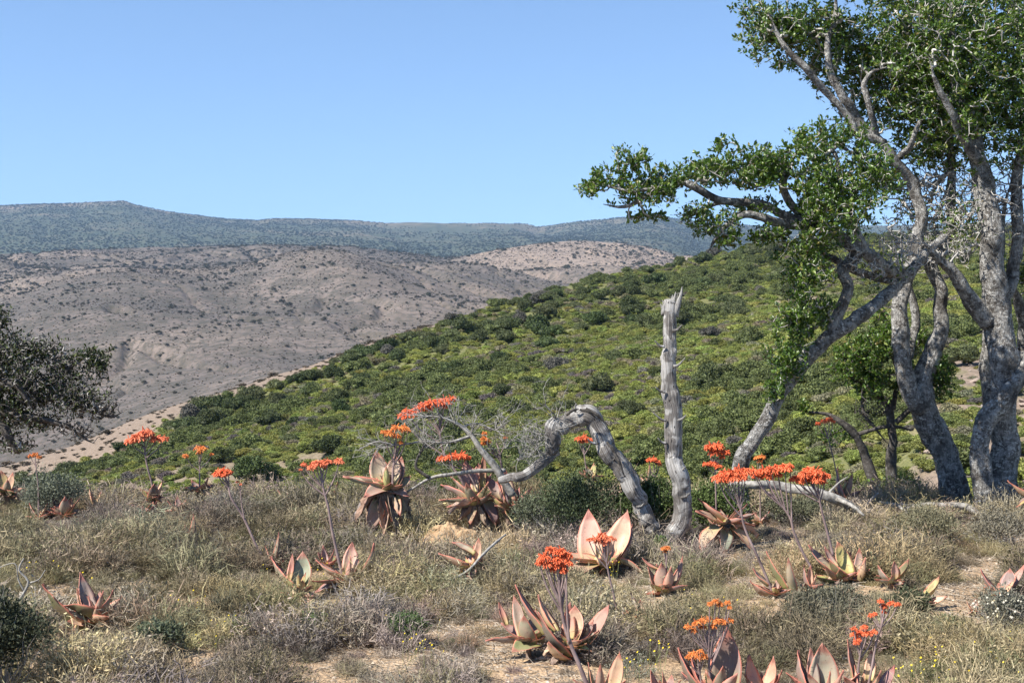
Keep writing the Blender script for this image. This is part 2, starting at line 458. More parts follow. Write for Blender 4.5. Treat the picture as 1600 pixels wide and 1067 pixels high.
# ------------------------------------------------------------------ terrain
def cu(*pts):
    a = np.array(pts, float); return lambda px: np.interp(px, a[:, 0], a[:, 1])
GREEN = cu((-900, 880), (-400, 830), (0, 775), (130, 733), (200, 700), (270, 662), (350, 630), (430, 602), (520, 568), (600, 541), (700, 506), (800, 476), (850, 462), (930, 440), (1000, 426), (1100, 405), (1200, 390), (1300, 378), (1500, 362), (1800, 350), (2600, 335))
BARE = cu((-900, 840), (-400, 775), (0, 703), (100, 675), (200, 636), (300, 601), (400, 568), (500, 541), (600, 514), (660, 505), (720, 496), (800, 472), (850, 459), (930, 437), (1000, 423), (1100, 402), (1200, 387), (1300, 375), (1500, 359), (1800, 347), (2600, 332))
DC = cu((-900, 95), (-400, 100), (130, 112), (430, 128), (700, 150), (1000, 190), (1300, 235), (1800, 290), (2600, 330))
DN = cu((-900, 80), (0, 78), (400, 70), (800, 58), (1200, 44), (1500, 31), (1800, 27), (2600, 26))
YN = cu((-900, 890), (0, 815), (150, 800), (800, 795), (1300, 800), (1600, 815), (2600, 840))
BCREST = cu((-900, 398), (0, 391), (100, 389), (200, 387), (300, 384), (430, 380), (520, 382), (620, 389), (700, 399), (760, 391), (850, 379), (930, 374), (1000, 380), (1090, 397), (1150, 404), (1300, 410), (2600, 410))
MCREST = cu((-900, 330), (-300, 322), (0, 318), (100, 315), (170, 312), (195, 310.5), (215, 318), (260, 328), (340, 338), (400, 342), (430, 340), (480, 340), (540, 341), (600, 346), (640, 345), (700, 347), (800, 347), (822, 347.5), (838, 353), (860, 351), (900, 345), (960, 338), (1020, 335), (1080, 343), (1200, 352), (1400, 350), (1700, 340), (2600, 330))
EDGE = 13.6
def _profile(px, d):
    n = len(px)
    dn, dc = DN(px), DC(px)
    db = dc * 1.13
    D = np.stack([np.full(n, -60.0), np.full(n, EDGE), dn * 0.62, dn * 0.84, dn, dc, db, db * 1.3, np.full(n, 450.0), np.full(n, 800.0), np.full(n, 1500.0), np.full(n, 1950.0), np.full(n, 2400.0), np.full(n, 4000.0), np.full(n, 5200.0), np.full(n, 20000.0)], 1)
    los = lambda py, dd: EYE + zs(py) * dd
    yb = BARE(px) + 20 * (px < 690) * np.clip((700 - px) / 200, 0, 1); bc = BCREST(px)
    lo = np.maximum(yb + 22, 560.0)
    Z = np.stack([60 * SLOPE + np.zeros(n), np.full(n, -EDGE * SLOPE), los(YN(px) + 75, dn * 0.62), los(YN(px) + 38, dn * 0.84), los(YN(px), dn), los(GREEN(px), dc), los(yb, db), los(yb + 40, db * 1.3),
                  los(np.maximum(lo, 600), np.full(n, 450.0)), los(505 + 0 * px, np.full(n, 800.0)), los(bc, np.full(n, 1500.0)), los(bc + 14, np.full(n, 1950.0)), los(bc + 6, np.full(n, 2400.0)), los(MCREST(px), np.full(n, 4000.0)), los(MCREST(px) + 22, np.full(n, 5200.0)), np.full(n, 60.0)], 1)
    z = Z[:, 0].copy()
    for k in range(D.shape[1] - 1):
        t = (d - D[:, k]) / (D[:, k + 1] - D[:, k])
        zz = Z[:, k] + (Z[:, k + 1] - Z[:, k]) * t
        z = np.where((t >= 0), zz, z)
    return z
def sstep(a, b, x):
    t = np.clip((x - a) / (b - a), 0, 1); return t * t * (3 - 2 * t)
def ridge(x, y, a, b, wid, hgt):
    """a long spur from a to b, given as (px, distance)"""
    A = np.array([(a[0] - 800) / F * a[1], a[1]]); B = np.array([(b[0] - 800) / F * b[1], b[1]])
    d = B - A; L = np.linalg.norm(d); d /= L
    t = (x - A[0]) * d[0] + (y - A[1]) * d[1]; s = (x - A[0]) * -d[1] + (y - A[1]) * d[0]
    m = sstep(L * .22, L * .8, t) * (1 - sstep(L - wid, L + wid * 2, t))
    return hgt * m * np.exp(-(s / wid) ** 2)
def gully(x, y):
    q = np.stack([(x + 0.45 * y) * 0.0085, (y - .1 * x) * 0.0026], -1)
    return (1 - sstep(0.0, 0.10, np.abs(fbm(q, 3, 91)))) + .6 * (1 - sstep(0.0, 0.06, np.abs(fbm(q * 2.1 + 5, 3, 92))))
def hz(x, y):
    x = np.asarray(x, float).ravel(); y = np.asarray(y, float).ravel()
    ye = np.maximum(y, 1.5)
    px = 800 + F * x / ye
    z = 0
    for k in (-0.05, -0.025, 0, 0.025, 0.05):
        f = np.where(y > 9, 1 + k, 1.0)
        z = z + _profile(px, np.where(y > 9, ye * f, y))
    z = z / 5
    p2 = np.stack([x, y], -1)
    z = z + 0.045 * fbm(p2 * 0.9, 3, 3) * (1 - sstep(16, 30, y))
    near = sstep(22, 45, y) * (1 - sstep(260, 400, y))
    z = z + near * (0.55 * fbm(p2 * 0.09, 4, 5))
    rk = sstep(18, 26, y) * (1 - sstep(45, 60, y)) * sstep(1300, 1450, px)
    z = z + rk * (0.55 * np.abs(fbm(p2 * 0.5, 5, 9)) + .18 * np.abs(fbm(p2 * 1.7, 3, 10)))
    br = sstep(420, 620, y) * (1 - sstep(1500, 1900, y))
    z = z + br * (9 * fbm(p2 * 0.0065, 5, 11) - 5 * np.abs(fbm(p2 * 0.004 + 3.3, 3, 12)))
    gl = gully(x, y)
    z = z - br * 6.5 * gl
    z = z + ridge(x, y, (440, 1460), (600, 820), 85, 29) + ridge(x, y, (650, 1430), (800, 880), 75, 27) + ridge(x, y, (120, 1400), (300, 760), 85, 24) - ridge(x, y, (230, 1400), (400, 780), 60, 16) - ridge(x, y, (545, 1440), (690, 860), 50, 22) - ridge(x, y, (735, 1440), (845, 880), 50, 20)
    z = z + ridge(x, y, (-80, 900), (270, 660), 60, 7)
    mo = sstep(2300, 2900, y) * (1 - sstep(4000, 5200, y) * 0.5)
    q = np.stack([px * 0.011, y * 0.0006], -1)
    fall = 1 - sstep(3700, 4000, y)
    z = z - mo * fall * 26 * np.abs(fbm(q, 4, 21)) + mo * (3.0 * fbm(p2 * 0.012, 4, 22))
    return z
def hz1(x, y): return float(hz([x], [y])[0])
def terrain(name, dists, cols, mat, label, attr=None):
    d, c = np.meshgrid(dists, cols, indexing='ij')
    x = (c - 800) / F * d
    z = hz(x.ravel(), d.ravel())
    V = np.stack([x.ravel(), d.ravel(), z], -1)
    n, mcol = d.shape
    i = np.arange(n - 1)[:, None] * mcol; j = np.arange(mcol - 1)[None]
    Q = np.stack([i + j, i + j + 1, i + mcol + j + 1, i + mcol + j], -1).reshape(-1, 4)
    at = attr(x.ravel(), d.ravel(), c.ravel()) if attr else None
    o = link(name, mk_mesh(name, V, Q, mat=mat, attr=at), kind='structure')
    o['label'] = label
    return o
def cols(step): return np.concatenate([np.arange(-2600, -250, step * 6), np.arange(-250, 1850, step), np.arange(1850, 4200, step * 6)])
# near ground: a plain grid round the camera joined to the slope beyond the edge
gx = np.concatenate([np.arange(-60, -12, 2.0), np.arange(-12, 12, 0.09), np.arange(12, 60.1, 2.0)])
gy = np.concatenate([np.arange(-40, 4, 1.5), np.arange(4, 17, 0.09), np.arange(17, 29, 0.5)])
Y, X = np.meshgrid(gy, gx, indexing='ij')
V = np.stack([X.ravel(), Y.ravel(), hz(X.ravel(), Y.ravel())], -1)
n, mcol = Y.shape
i = np.arange(n - 1)[:, None] * mcol; j = np.arange(mcol - 1)[None]
Q = np.stack([i + j, i + j + 1, i + mcol + j + 1, i + mcol + j], -1).reshape(-1, 4)
o = link('ground', mk_mesh('ground', V, Q, mat=MAT['soil']), kind='structure'); o['label'] = 'sandy orange-brown soil of the foreground'
def bare_attr(x, y, c):
    g = DC(c); wob = 1 + 0.035 * fbm(np.stack([x, y], -1) * 0.12, 3, 31)
    b = sstep(1.00, 1.03, y / (g * wob)) * (1 - sstep(720, 800, c))
    pat = sstep(0.42, 0.56, fbm(np.stack([x, y], -1) * 0.075, 4, 33))
    rk = sstep(1395, 1450, c) * (1 - sstep(58, 72, y)) * sstep(-0.45, -0.1, fbm(np.stack([x, y], -1) * 0.25, 3, 35))
    return {'bare': np.clip(np.maximum(np.maximum(b, pat * 0.8), rk), 0, 1)}
terrain('hillside', np.concatenate([np.geomspace(28.5, 60, 110), np.geomspace(61, 400, 150)]), cols(9), MAT['hillground'], 'shrub covered hillside rising to the right with a bare sandy ridge edge', bare_attr)
def pale_attr(x, y, c):
    p = sstep(690, 780, c) * sstep(1000, 1250, y) + 0.45 * sstep(500, 900, y) * sstep(0.0, 0.4, fbm(np.stack([x, y], -1) * 0.005, 3, 41))
    return {'pale': np.clip(p, 0, 1)}
terrain('brown_hills', np.concatenate([np.linspace(396, 800, 120), np.linspace(804, 1560, 170), np.linspace(1570, 2200, 30)]), cols(7), MAT['brown'], 'dry mauve brown hills dotted with bushes', pale_attr)
def mpale(x, y, c):
    p = sstep(3650, 3950, y) * 0.8 * sstep(-0.3, 0.3, fbm(np.stack([x, y], -1) * 0.004, 3, 43))
    return {'pale': p}
terrain('mountain', np.concatenate([np.linspace(2190, 3400, 40), np.linspace(3410, 4100, 60), np.linspace(4150, 5600, 12)]), cols(6), MAT['mountain'], 'long blue-green mountain range along the skyline', mpale)

# ------------------------------------------------------------------ scattered mass (geometry nodes, real meshes)
def scatter(name, pts, rot, scl, idx, tint, meshes, label, kind='stuff'):
    cl = bpy.data.collections.new(name + '_sources')
    for k, me in enumerate(meshes):
        so = bpy.data.objects.new('%s_source_%02d' % (name, k), me); cl.objects.link(so)
    me = bpy.data.meshes.new(name)
    n = len(pts); me.vertices.add(n)
    me.vertices.foreach_set('co', np.asarray(pts, np.float32).ravel())
    def at(nm, typ, arr, key):
        a = me.attributes.new(nm, typ, 'POINT'); a.data.foreach_set(key, np.asarray(arr).ravel())
    at('rot', 'FLOAT_VECTOR', np.asarray(rot, np.float32), 'vector')
    at('scl', 'FLOAT_VECTOR', np.asarray(scl, np.float32), 'vector')
    at('tint', 'FLOAT_VECTOR', np.asarray(tint, np.float32), 'vector')
    at('idx', 'INT', np.asarray(idx, np.int32), 'value')
    o = link(name, me); o['kind'] = kind; o['label'] = label
    ng = bpy.data.node_groups.new(name + '_nodes', 'GeometryNodeTree')
    ng.interface.new_socket('Geometry', in_out='INPUT', socket_type='NodeSocketGeometry')
    ng.interface.new_socket('Geometry', in_out='OUTPUT', socket_type='NodeSocketGeometry')
    N, L = ng.nodes, ng.links
    gi = N.new('NodeGroupInput'); go = N.new('NodeGroupOutput')
    ci = N.new('GeometryNodeCollectionInfo'); ci.inputs['Collection'].default_value = cl
    ci.inputs['Separate Children'].default_value = True; ci.inputs['Reset Children'].default_value = True
    ip = N.new('GeometryNodeInstanceOnPoints'); ip.inputs['Pick Instance'].default_value = True
    def na(nm, typ):
        a = N.new('GeometryNodeInputNamedAttribute'); a.data_type = typ; a.inputs['Name'].default_value = nm; return a.outputs[0]
    L.new(gi.outputs[0], ip.inputs['Points']); L.new(ci.outputs[0], ip.inputs['Instance'])
    L.new(na('idx', 'INT'), ip.inputs['Instance Index'])
    e2r = N.new('FunctionNodeEulerToRotation'); L.new(na('rot', 'FLOAT_VECTOR'), e2r.inputs[0]); L.new(e2r.outputs[0], ip.inputs['Rotation'])
    L.new(na('scl', 'FLOAT_VECTOR'), ip.inputs['Scale'])
    L.new(ip.outputs[0], go.inputs[0])
    mod = o.modifiers.new('scatter', 'NODES'); mod.node_group = ng
    return o
def polar(n, px0, px1, d0, d1, g):
    px = g.uniform(px0, px1, n); d = np.sqrt(g.uniform(d0 * d0, d1 * d1, n))
    x = (px - 800) / F * d
    return px, x, d

# ------------------------------------------------------------------ shrub meshes
def bush_geo(seed, nleaf, leaf, rx=0.5, h=0.7, lobes=9, core=True, wid=0.55, inner=0.25, shag=0.35):
    g = np.random.default_rng(seed)
    mb = MB()
    cen, rad = [], []
    for k in range(lobes):
        a = g.uniform(0, 2 * math.pi); r = rx * 0.62 * math.sqrt(g.uniform(0, 1))
        z = h * (0.30 + 0.38 * g.uniform(0, 1) * (1 - (r / rx) ** 2))
        cen.append([r * math.cos(a), r * math.sin(a), z]); rad.append(g.uniform(0.24, 0.42) * min(rx, h) * (1.15 - 0.4 * r / rx))
    cen = np.array(cen); rad = np.array(rad)
    if core:
        for c, r in zip(cen, rad):
            t = np.linspace(0, math.pi, 5); p = np.arange(6) * math.pi / 3
            V = np.stack([np.outer(np.sin(t), np.cos(p)), np.outer(np.sin(t), np.sin(p)), np.outer(np.cos(t), np.ones(6))], -1) * (r * 0.8)
            i = np.arange(4)[:, None] * 6; j = np.arange(6)[None]
            Q = np.stack([i + j, i + (j + 1) % 6, i + 6 + (j + 1) % 6, i + 6 + j], -1).reshape(-1, 4)
            mb.add(V.reshape(-1, 3) + c, Q[:, ::-1])
    k = g.choice(lobes, nleaf, p=rad ** 2 / (rad ** 2).sum())
    d = rand_dirs(nleaf, g); d[:, 2] = np.where(d[:, 2] < -0.35, -d[:, 2], d[:, 2])
    s = 1 - inner * g.uniform(0, 1, nleaf) ** 2 + 0.16 * g.normal(size=nleaf).clip(-1, 1.8) * 0.6
    if shag:
        sp = rand_dirs(40, g); sp[:, 2] = np.abs(sp[:, 2]) + .1; sp = unit(sp)
        q = g.integers(0, 40, nleaf); far = g.uniform(0, 1, nleaf) < .38
        d = np.where(far[:, None], unit(sp[q] + .16 * g.normal(size=(nleaf, 3))), d); s = np.where(far, 1 + shag * g.uniform(-.3, 1, nleaf) * (.4 + .6 * ((q * 37) % 11) / 11), s)
    b = cen[k] + d * (rad[k] * s)[:, None]
    b[:, 2] = np.maximum(b[:, 2], 0.02)
    dr = unit(d * 0.8 + 0.9 * rand_dirs(nleaf, g) + [0, 0, 0.3])
    L = leaf * g.uniform(0.6, 1.4, nleaf)
    V, T = leaves_geo(b, dr, L, L * wid, g, up=d)
    mb.add(V, T=T)
    return mb
HB_INST = [bush_geo(100 + k, 1500, 0.062, 0.5, 0.55 + 0.1 * (k % 3), 7 + k % 4).mesh('low_shrub_%d' % k, MAT['leaf_inst'], smooth=False) for k in range(7)]
HB_OBJ = [bush_geo(200 + k, 2600, 0.05, 0.5, 0.62 + 0.12 * (k % 3), 8 + k % 5).mesh('dark_shrub_%d' % k, MAT['leaf_obj'], smooth=False) for k in range(6)]
FB_INST = [bush_geo(300 + k, 130, 0.22, 0.5, 0.6, 5).mesh('far_bush_%d' % k, MAT['leaf_inst'], smooth=False) for k in range(5)]
FB_OBJ = [bush_geo(320 + k, 260, 0.16, 0.5, 0.6, 6).mesh('hill_bush_%d' % k, MAT['leaf_obj'], smooth=False) for k in range(5)]

# low yellow-green cover of the hillside
g = np.random.default_rng(11)
px, x, d = [np.concatenate(v_) for v_ in zip(polar(72000, -120, 1900, 24, 320, g), polar(24000, -80, 1750, 24, 115, g))]
keep = (d < DC(px) * (1.02 + 0.03 * g.normal(size=len(d)))) & (d > DN(px) * 0.8)
p2 = np.stack([x, d], -1)
bare = bare_attr(x, d, px)['bare']
keep &= g.uniform(0, 1, len(d)) > bare * 0.93
px, x, d, p2 = px[keep], x[keep], d[keep], p2[keep]
n = len(x)
big = fbm(p2 * 0.05, 3, 51); mid = fbm(p2 * 0.22, 3, 52)
u = g.uniform(0, 1, n) + 0.35 * mid
base = np.where((u < 0.50)[:, None], [[0.192, 0.208, 0.054]], np.where((u < 0.78)[:, None], [[0.150, 0.170, 0.046]], np.where((u < 0.97)[:, None], [[0.185, 0.172, 0.100]], [[0.135, 0.118, 0.100]])))
tint = 1.14 * base * (1 + 0.22 * big[:, None] + 0.14 * g.normal(size=(n, 1))).clip(0.5, 1.7) * (1 + 0.05 * g.normal(size=(n, 3)))
s = 0.74 * (0.5 + 1.1 * g.uniform(0, 1, n) ** 1.5) * (0.85 + 0.25 * sstep(30, 90, d)) * 1.15
z = hz(x, d)
cl_ = fbm(p2 * 0.16 + 40, 3, 55) + 0.3 * g.normal(size=n)
dk = cl_ > 0.52
mdk = (cl_ > 0.30) & ~dk
tint = np.where(dk[:, None], np.array([[0.102, 0.122, 0.042]]) * g.uniform(.75, 1.4, (n, 1)), np.where(mdk[:, None], np.array([[0.125, 0.148, 0.044]]) * g.uniform(.8, 1.25, (n, 1)), tint))
s = np.where(dk, s * g.uniform(1.0, 1.7, n), s)
scatter('hillside_scrub', np.stack([x, d, z - 0.06], -1), np.stack([0 * x, 0 * x, g.uniform(0, 6.28, n)], -1), np.stack([s, s, s * np.where(dk, g.uniform(.65, .95, n), g.uniform(0.4, 0.75, n))], -1), g.integers(0, 7, n), tint, HB_INST, 'low yellow-green scrub covering the hillside')

# dark rounded shrubs one can tell apart on the hillside: hand-placed ones first, then clumps
hand = [(215, 700, 62), (165, 722, 40), (330, 660, 60), (292, 664, 44), (415, 655, 62), (380, 640, 40), (455, 662, 40), (510, 700, 60), (400, 742, 70), (450, 690, 34), (345, 628, 44), (385, 612, 42), (480, 590, 36), (545, 562, 40), (535, 640, 44), (640, 600, 40), (705, 575, 42), (560, 600, 36), (620, 560, 34), (690, 545, 34), (745, 530, 34), (780, 560, 36), (850, 540, 40), (830, 600, 36), (790, 610, 44), (740, 640, 40), (760, 610, 30), (870, 570, 44), (935, 500, 44), (990, 490, 36), (905, 460, 30), (860, 480, 30), (980, 440, 26), (1010, 500, 44), (930, 610, 50), (880, 640, 42), (960, 560, 40), (985, 640, 50), (1100, 600, 52), (1110, 520, 42), (1150, 480, 38), (1120, 440, 30), (1080, 430, 26), (1170, 420, 26), (1060, 410, 24), (1010, 420, 24), (1190, 560, 40), (1220, 430, 28), (1500, 560, 60), (1490, 500, 46), (1580, 520, 44), (1410, 600, 40), (700, 500, 24), (640, 520, 24), (740, 485, 22), (800, 470, 22), (590, 540, 28), (430, 588, 30), (265, 655, 34), (145, 725, 30)]
def ray_hit(px, py):
    d = np.geomspace(26, 420, 500); x = (px - 800) / F * d
    pz = EYE + zs(py) * d; h = hz(x, d)
    k = np.nonzero(h >= pz)[0]
    if not len(k): k = [int(np.argmin(pz - h))]
    return x[k[0]], d[k[0]]
dark = []
for hx, hy, w_ in hand:
    X_, D_ = ray_hit(hx, hy + w_ * 0.22)
    lim = float(DC(hx)) * .97
    if D_ > lim: X_, D_ = X_ * lim / D_, lim
    dark.append((X_, D_, min(w_ * D_ / F, 2.5)))
pxr, xr, dr_ = polar(2600, -60, 1700, 40, 300, g)
kk = (dr_ < DC(pxr) * 1.0) & (dr_ > DN(pxr) * 1.02)
pxr, xr, dr_ = pxr[kk], xr[kk], dr_[kk]
wgt = fbm(np.stack([xr, dr_], -1) * 0.06, 3, 61) + 0.9 * sstep(0.72, 0.98, dr_ / DC(pxr)) + 0.25 * g.normal(size=len(xr))
for q in np.argsort(-wgt)[:240]:
    dark.append((xr[q], dr_[q], g.uniform(1.1, 2.6)))
ds_label = 'dark green rounded shrub standing out on the green hillside'
proto = [link('hillside_shrub', me) for me in HB_OBJ]
for k, (X_, D_, w_) in enumerate(dark):
    o = proto[k] if k < 6 else proto[k % 6].copy()
    if k >= 6: col.objects.link(o)
    o.location = (X_, D_, hz1(X_, D_) - 0.08)
    o.rotation_euler = (0, 0, g.uniform(0, 6.28))
    sz = w_ * g.uniform(1.0, 1.25); o.scale = (sz, sz * g.uniform(0.8, 1.2), sz * g.uniform(0.7, 1.0))
    t_ = g.uniform(0, 1)
    c_ = np.array([0.055, 0.080, 0.026]) * (1 - t_) + np.array([0.105, 0.115, 0.050]) * t_
    if g.uniform() < 0.07: c_ = np.array([0.10, 0.095, 0.08])
    o.color = (*(c_ * g.uniform(0.8, 1.3)), 1)
    pxs = 800 + F * X_ / D_; rel = D_ / float(DC(pxs))
    zone = [(330, 'far left'), (560, 'above the aloe pair'), (830, 'behind the dead branch'), (1040, 'left of the dead trunk'), (1250, 'right of the dead trunk'), (9999, 'behind the tree trunks')]
    zn = next(t2 for lim, t2 in zone if pxs < lim)
    vz = 'low on the green hillside' if rel < .62 else ('halfway up the green hillside' if rel < .88 else 'along the green hill crest')
    tag(o, 'dark rounded shrub %s, %s' % (vz, zn), 'shrub', 'dark shrubs %s %s' % (vz, zn))

# bushes on the brown hills
px, x, d = polar(40000, -250, 1850, 170, 1560, g)
p2 = np.stack([x, d], -1)
dens = 0.26 + 0.4 * fbm(p2 * 0.011, 4, 71) + 0.3 * fbm(p2 * 0.05, 2, 72) + 0.8 * gully(x, d)
keep = (g.uniform(0, 1, len(d)) < dens.clip(0.08, 1)) & ((d > 395) | ((d > DC(px) * 1.02) & (d < DC(px) * 1.5) & (px < 760)))
px, x, d = px[keep], x[keep], d[keep]; n = len(x)
s = (0.85 + 2.7 * g.uniform(0, 1, n) ** 2.2) * (0.7 + 0.6 * sstep(450, 1400, d)) * np.where(g.uniform(0, 1, n) < 0.05, 1.6, 1.0)
s = np.where(d < 300, s * 0.36, s)
order = np.argsort(-(s / d))
vis = order[(px[order] > -40) & (px[order] < 1240)][:260]
rest = np.setdiff1d(np.arange(n), vis)
z = hz(x, d)
def btint(n_):
    t = g.uniform(0, 1, (n_, 1))
    return (np.array([[0.050, 0.054, 0.028]]) * (1 - t) + np.array([[0.115, 0.095, 0.065]]) * t) * g.uniform(0.75, 1.2, (n_, 1))
scatter('hill_bushes', np.stack([x, d, z - 0.1], -1)[rest], np.stack([0 * x, 0 * x, g.uniform(0, 6.28, n)], -1)[rest], np.stack([s, s, s * 0.8], -1)[rest], g.integers(0, 5, n)[rest], btint(n)[rest], FB_INST, 'many small dark bushes dotted over the brown hills')
proto = [link('hill_bush', me) for me in FB_OBJ]
tt = btint(len(vis))
for k, q in enumerate(vis):
    o = proto[k] if k < 5 else proto[k % 5].copy()
    if k >= 5: col.objects.link(o)
    o.location = (x[q], d[q], z[q] - 0.1); o.rotation_euler = (0, 0, g.uniform(0, 6.28))
    o.scale = (s[q], s[q], s[q] * g.uniform(0.7, 0.95)); o.color = (*tt[k], 1)
    if d[q] < 300: zz = 'on the bare sandy ridge edge' + (' near the left tree' if px[q] < 240 else ' along the green hill')
    else: zz = ('on the nearer brown slopes' if d[q] < 800 else 'on the far brown hills') + (' on the far left' if px[q] < 300 else (' left of the hill crest' if px[q] < 650 else ' on the pale right-hand hill'))
    tag(o, 'small dark bush dotted ' + zz, 'bush', 'bushes ' + zz)
# tiny low scrub giving the brown slopes their mottled texture
px, x, d = polar(70000, -120, 1250, 395, 1530, g)
n = len(x); dn_ = 0.45 + 0.6 * fbm(np.stack([x, d], -1) * 0.02, 4, 75) + .4 * gully(x, d); kk = g.uniform(0, 1, n) < dn_
px2, x2, d2 = polar(4200, -120, 760, 100, 210, g); k2 = (d2 > DC(px2) * 1.0) & (d2 < DC(px2) * 1.35)
x = np.concatenate([x[kk], x2[k2]]); d = np.concatenate([d[kk], d2[k2]]); n = len(x)
s = np.where(d < 300, g.uniform(.12, .5, n) * (1 + (g.uniform(0, 1, n) < .1)), g.uniform(.5, 1.25, n) * (0.7 + 0.5 * sstep(400, 1400, d)))
t = g.uniform(0, 1, (n, 1))
scatter('low_brown_scrub', np.stack([x, d, hz(x, d) - .05], -1), np.stack([0 * x, 0 * x, g.uniform(0, 6.28, n)], -1), np.stack([s * 1.3, s * 1.3, s * .7], -1), g.integers(0, 5, n), np.array([[0.075, 0.066, 0.045]]) * (1 - t) + np.array([[0.145, 0.115, 0.085]]) * t, FB_INST, 'low brown scrub mottling the dry slopes')
# speckle of trees on the mountain
px, x, d = polar(30000, -250, 1500, 2380, 4060, g)
kp = g.uniform(0, 1, len(x)) < .85 + 1.5 * fbm(np.stack([x * .004, d * .0016], -1), 4, 95); px, x, d = px[kp], x[kp], d[kp]
n = len(x); z = hz(x, d); s = g.uniform(2.5, 6.0, n)
t = g.uniform(0, 1, (n, 1))
scatter('mountain_trees', np.stack([x, d, z - 0.3], -1), np.stack([0 * x, 0 * x, g.uniform(0, 6.28, n)], -1), np.stack([s, s, s * 0.75], -1), g.integers(0, 5, n), np.array([[0.030, 0.040, 0.021]]) * (1 - t) + np.array([[0.068, 0.072, 0.038]]) * t, FB_INST, 'far-off bush and trees covering the mountain')
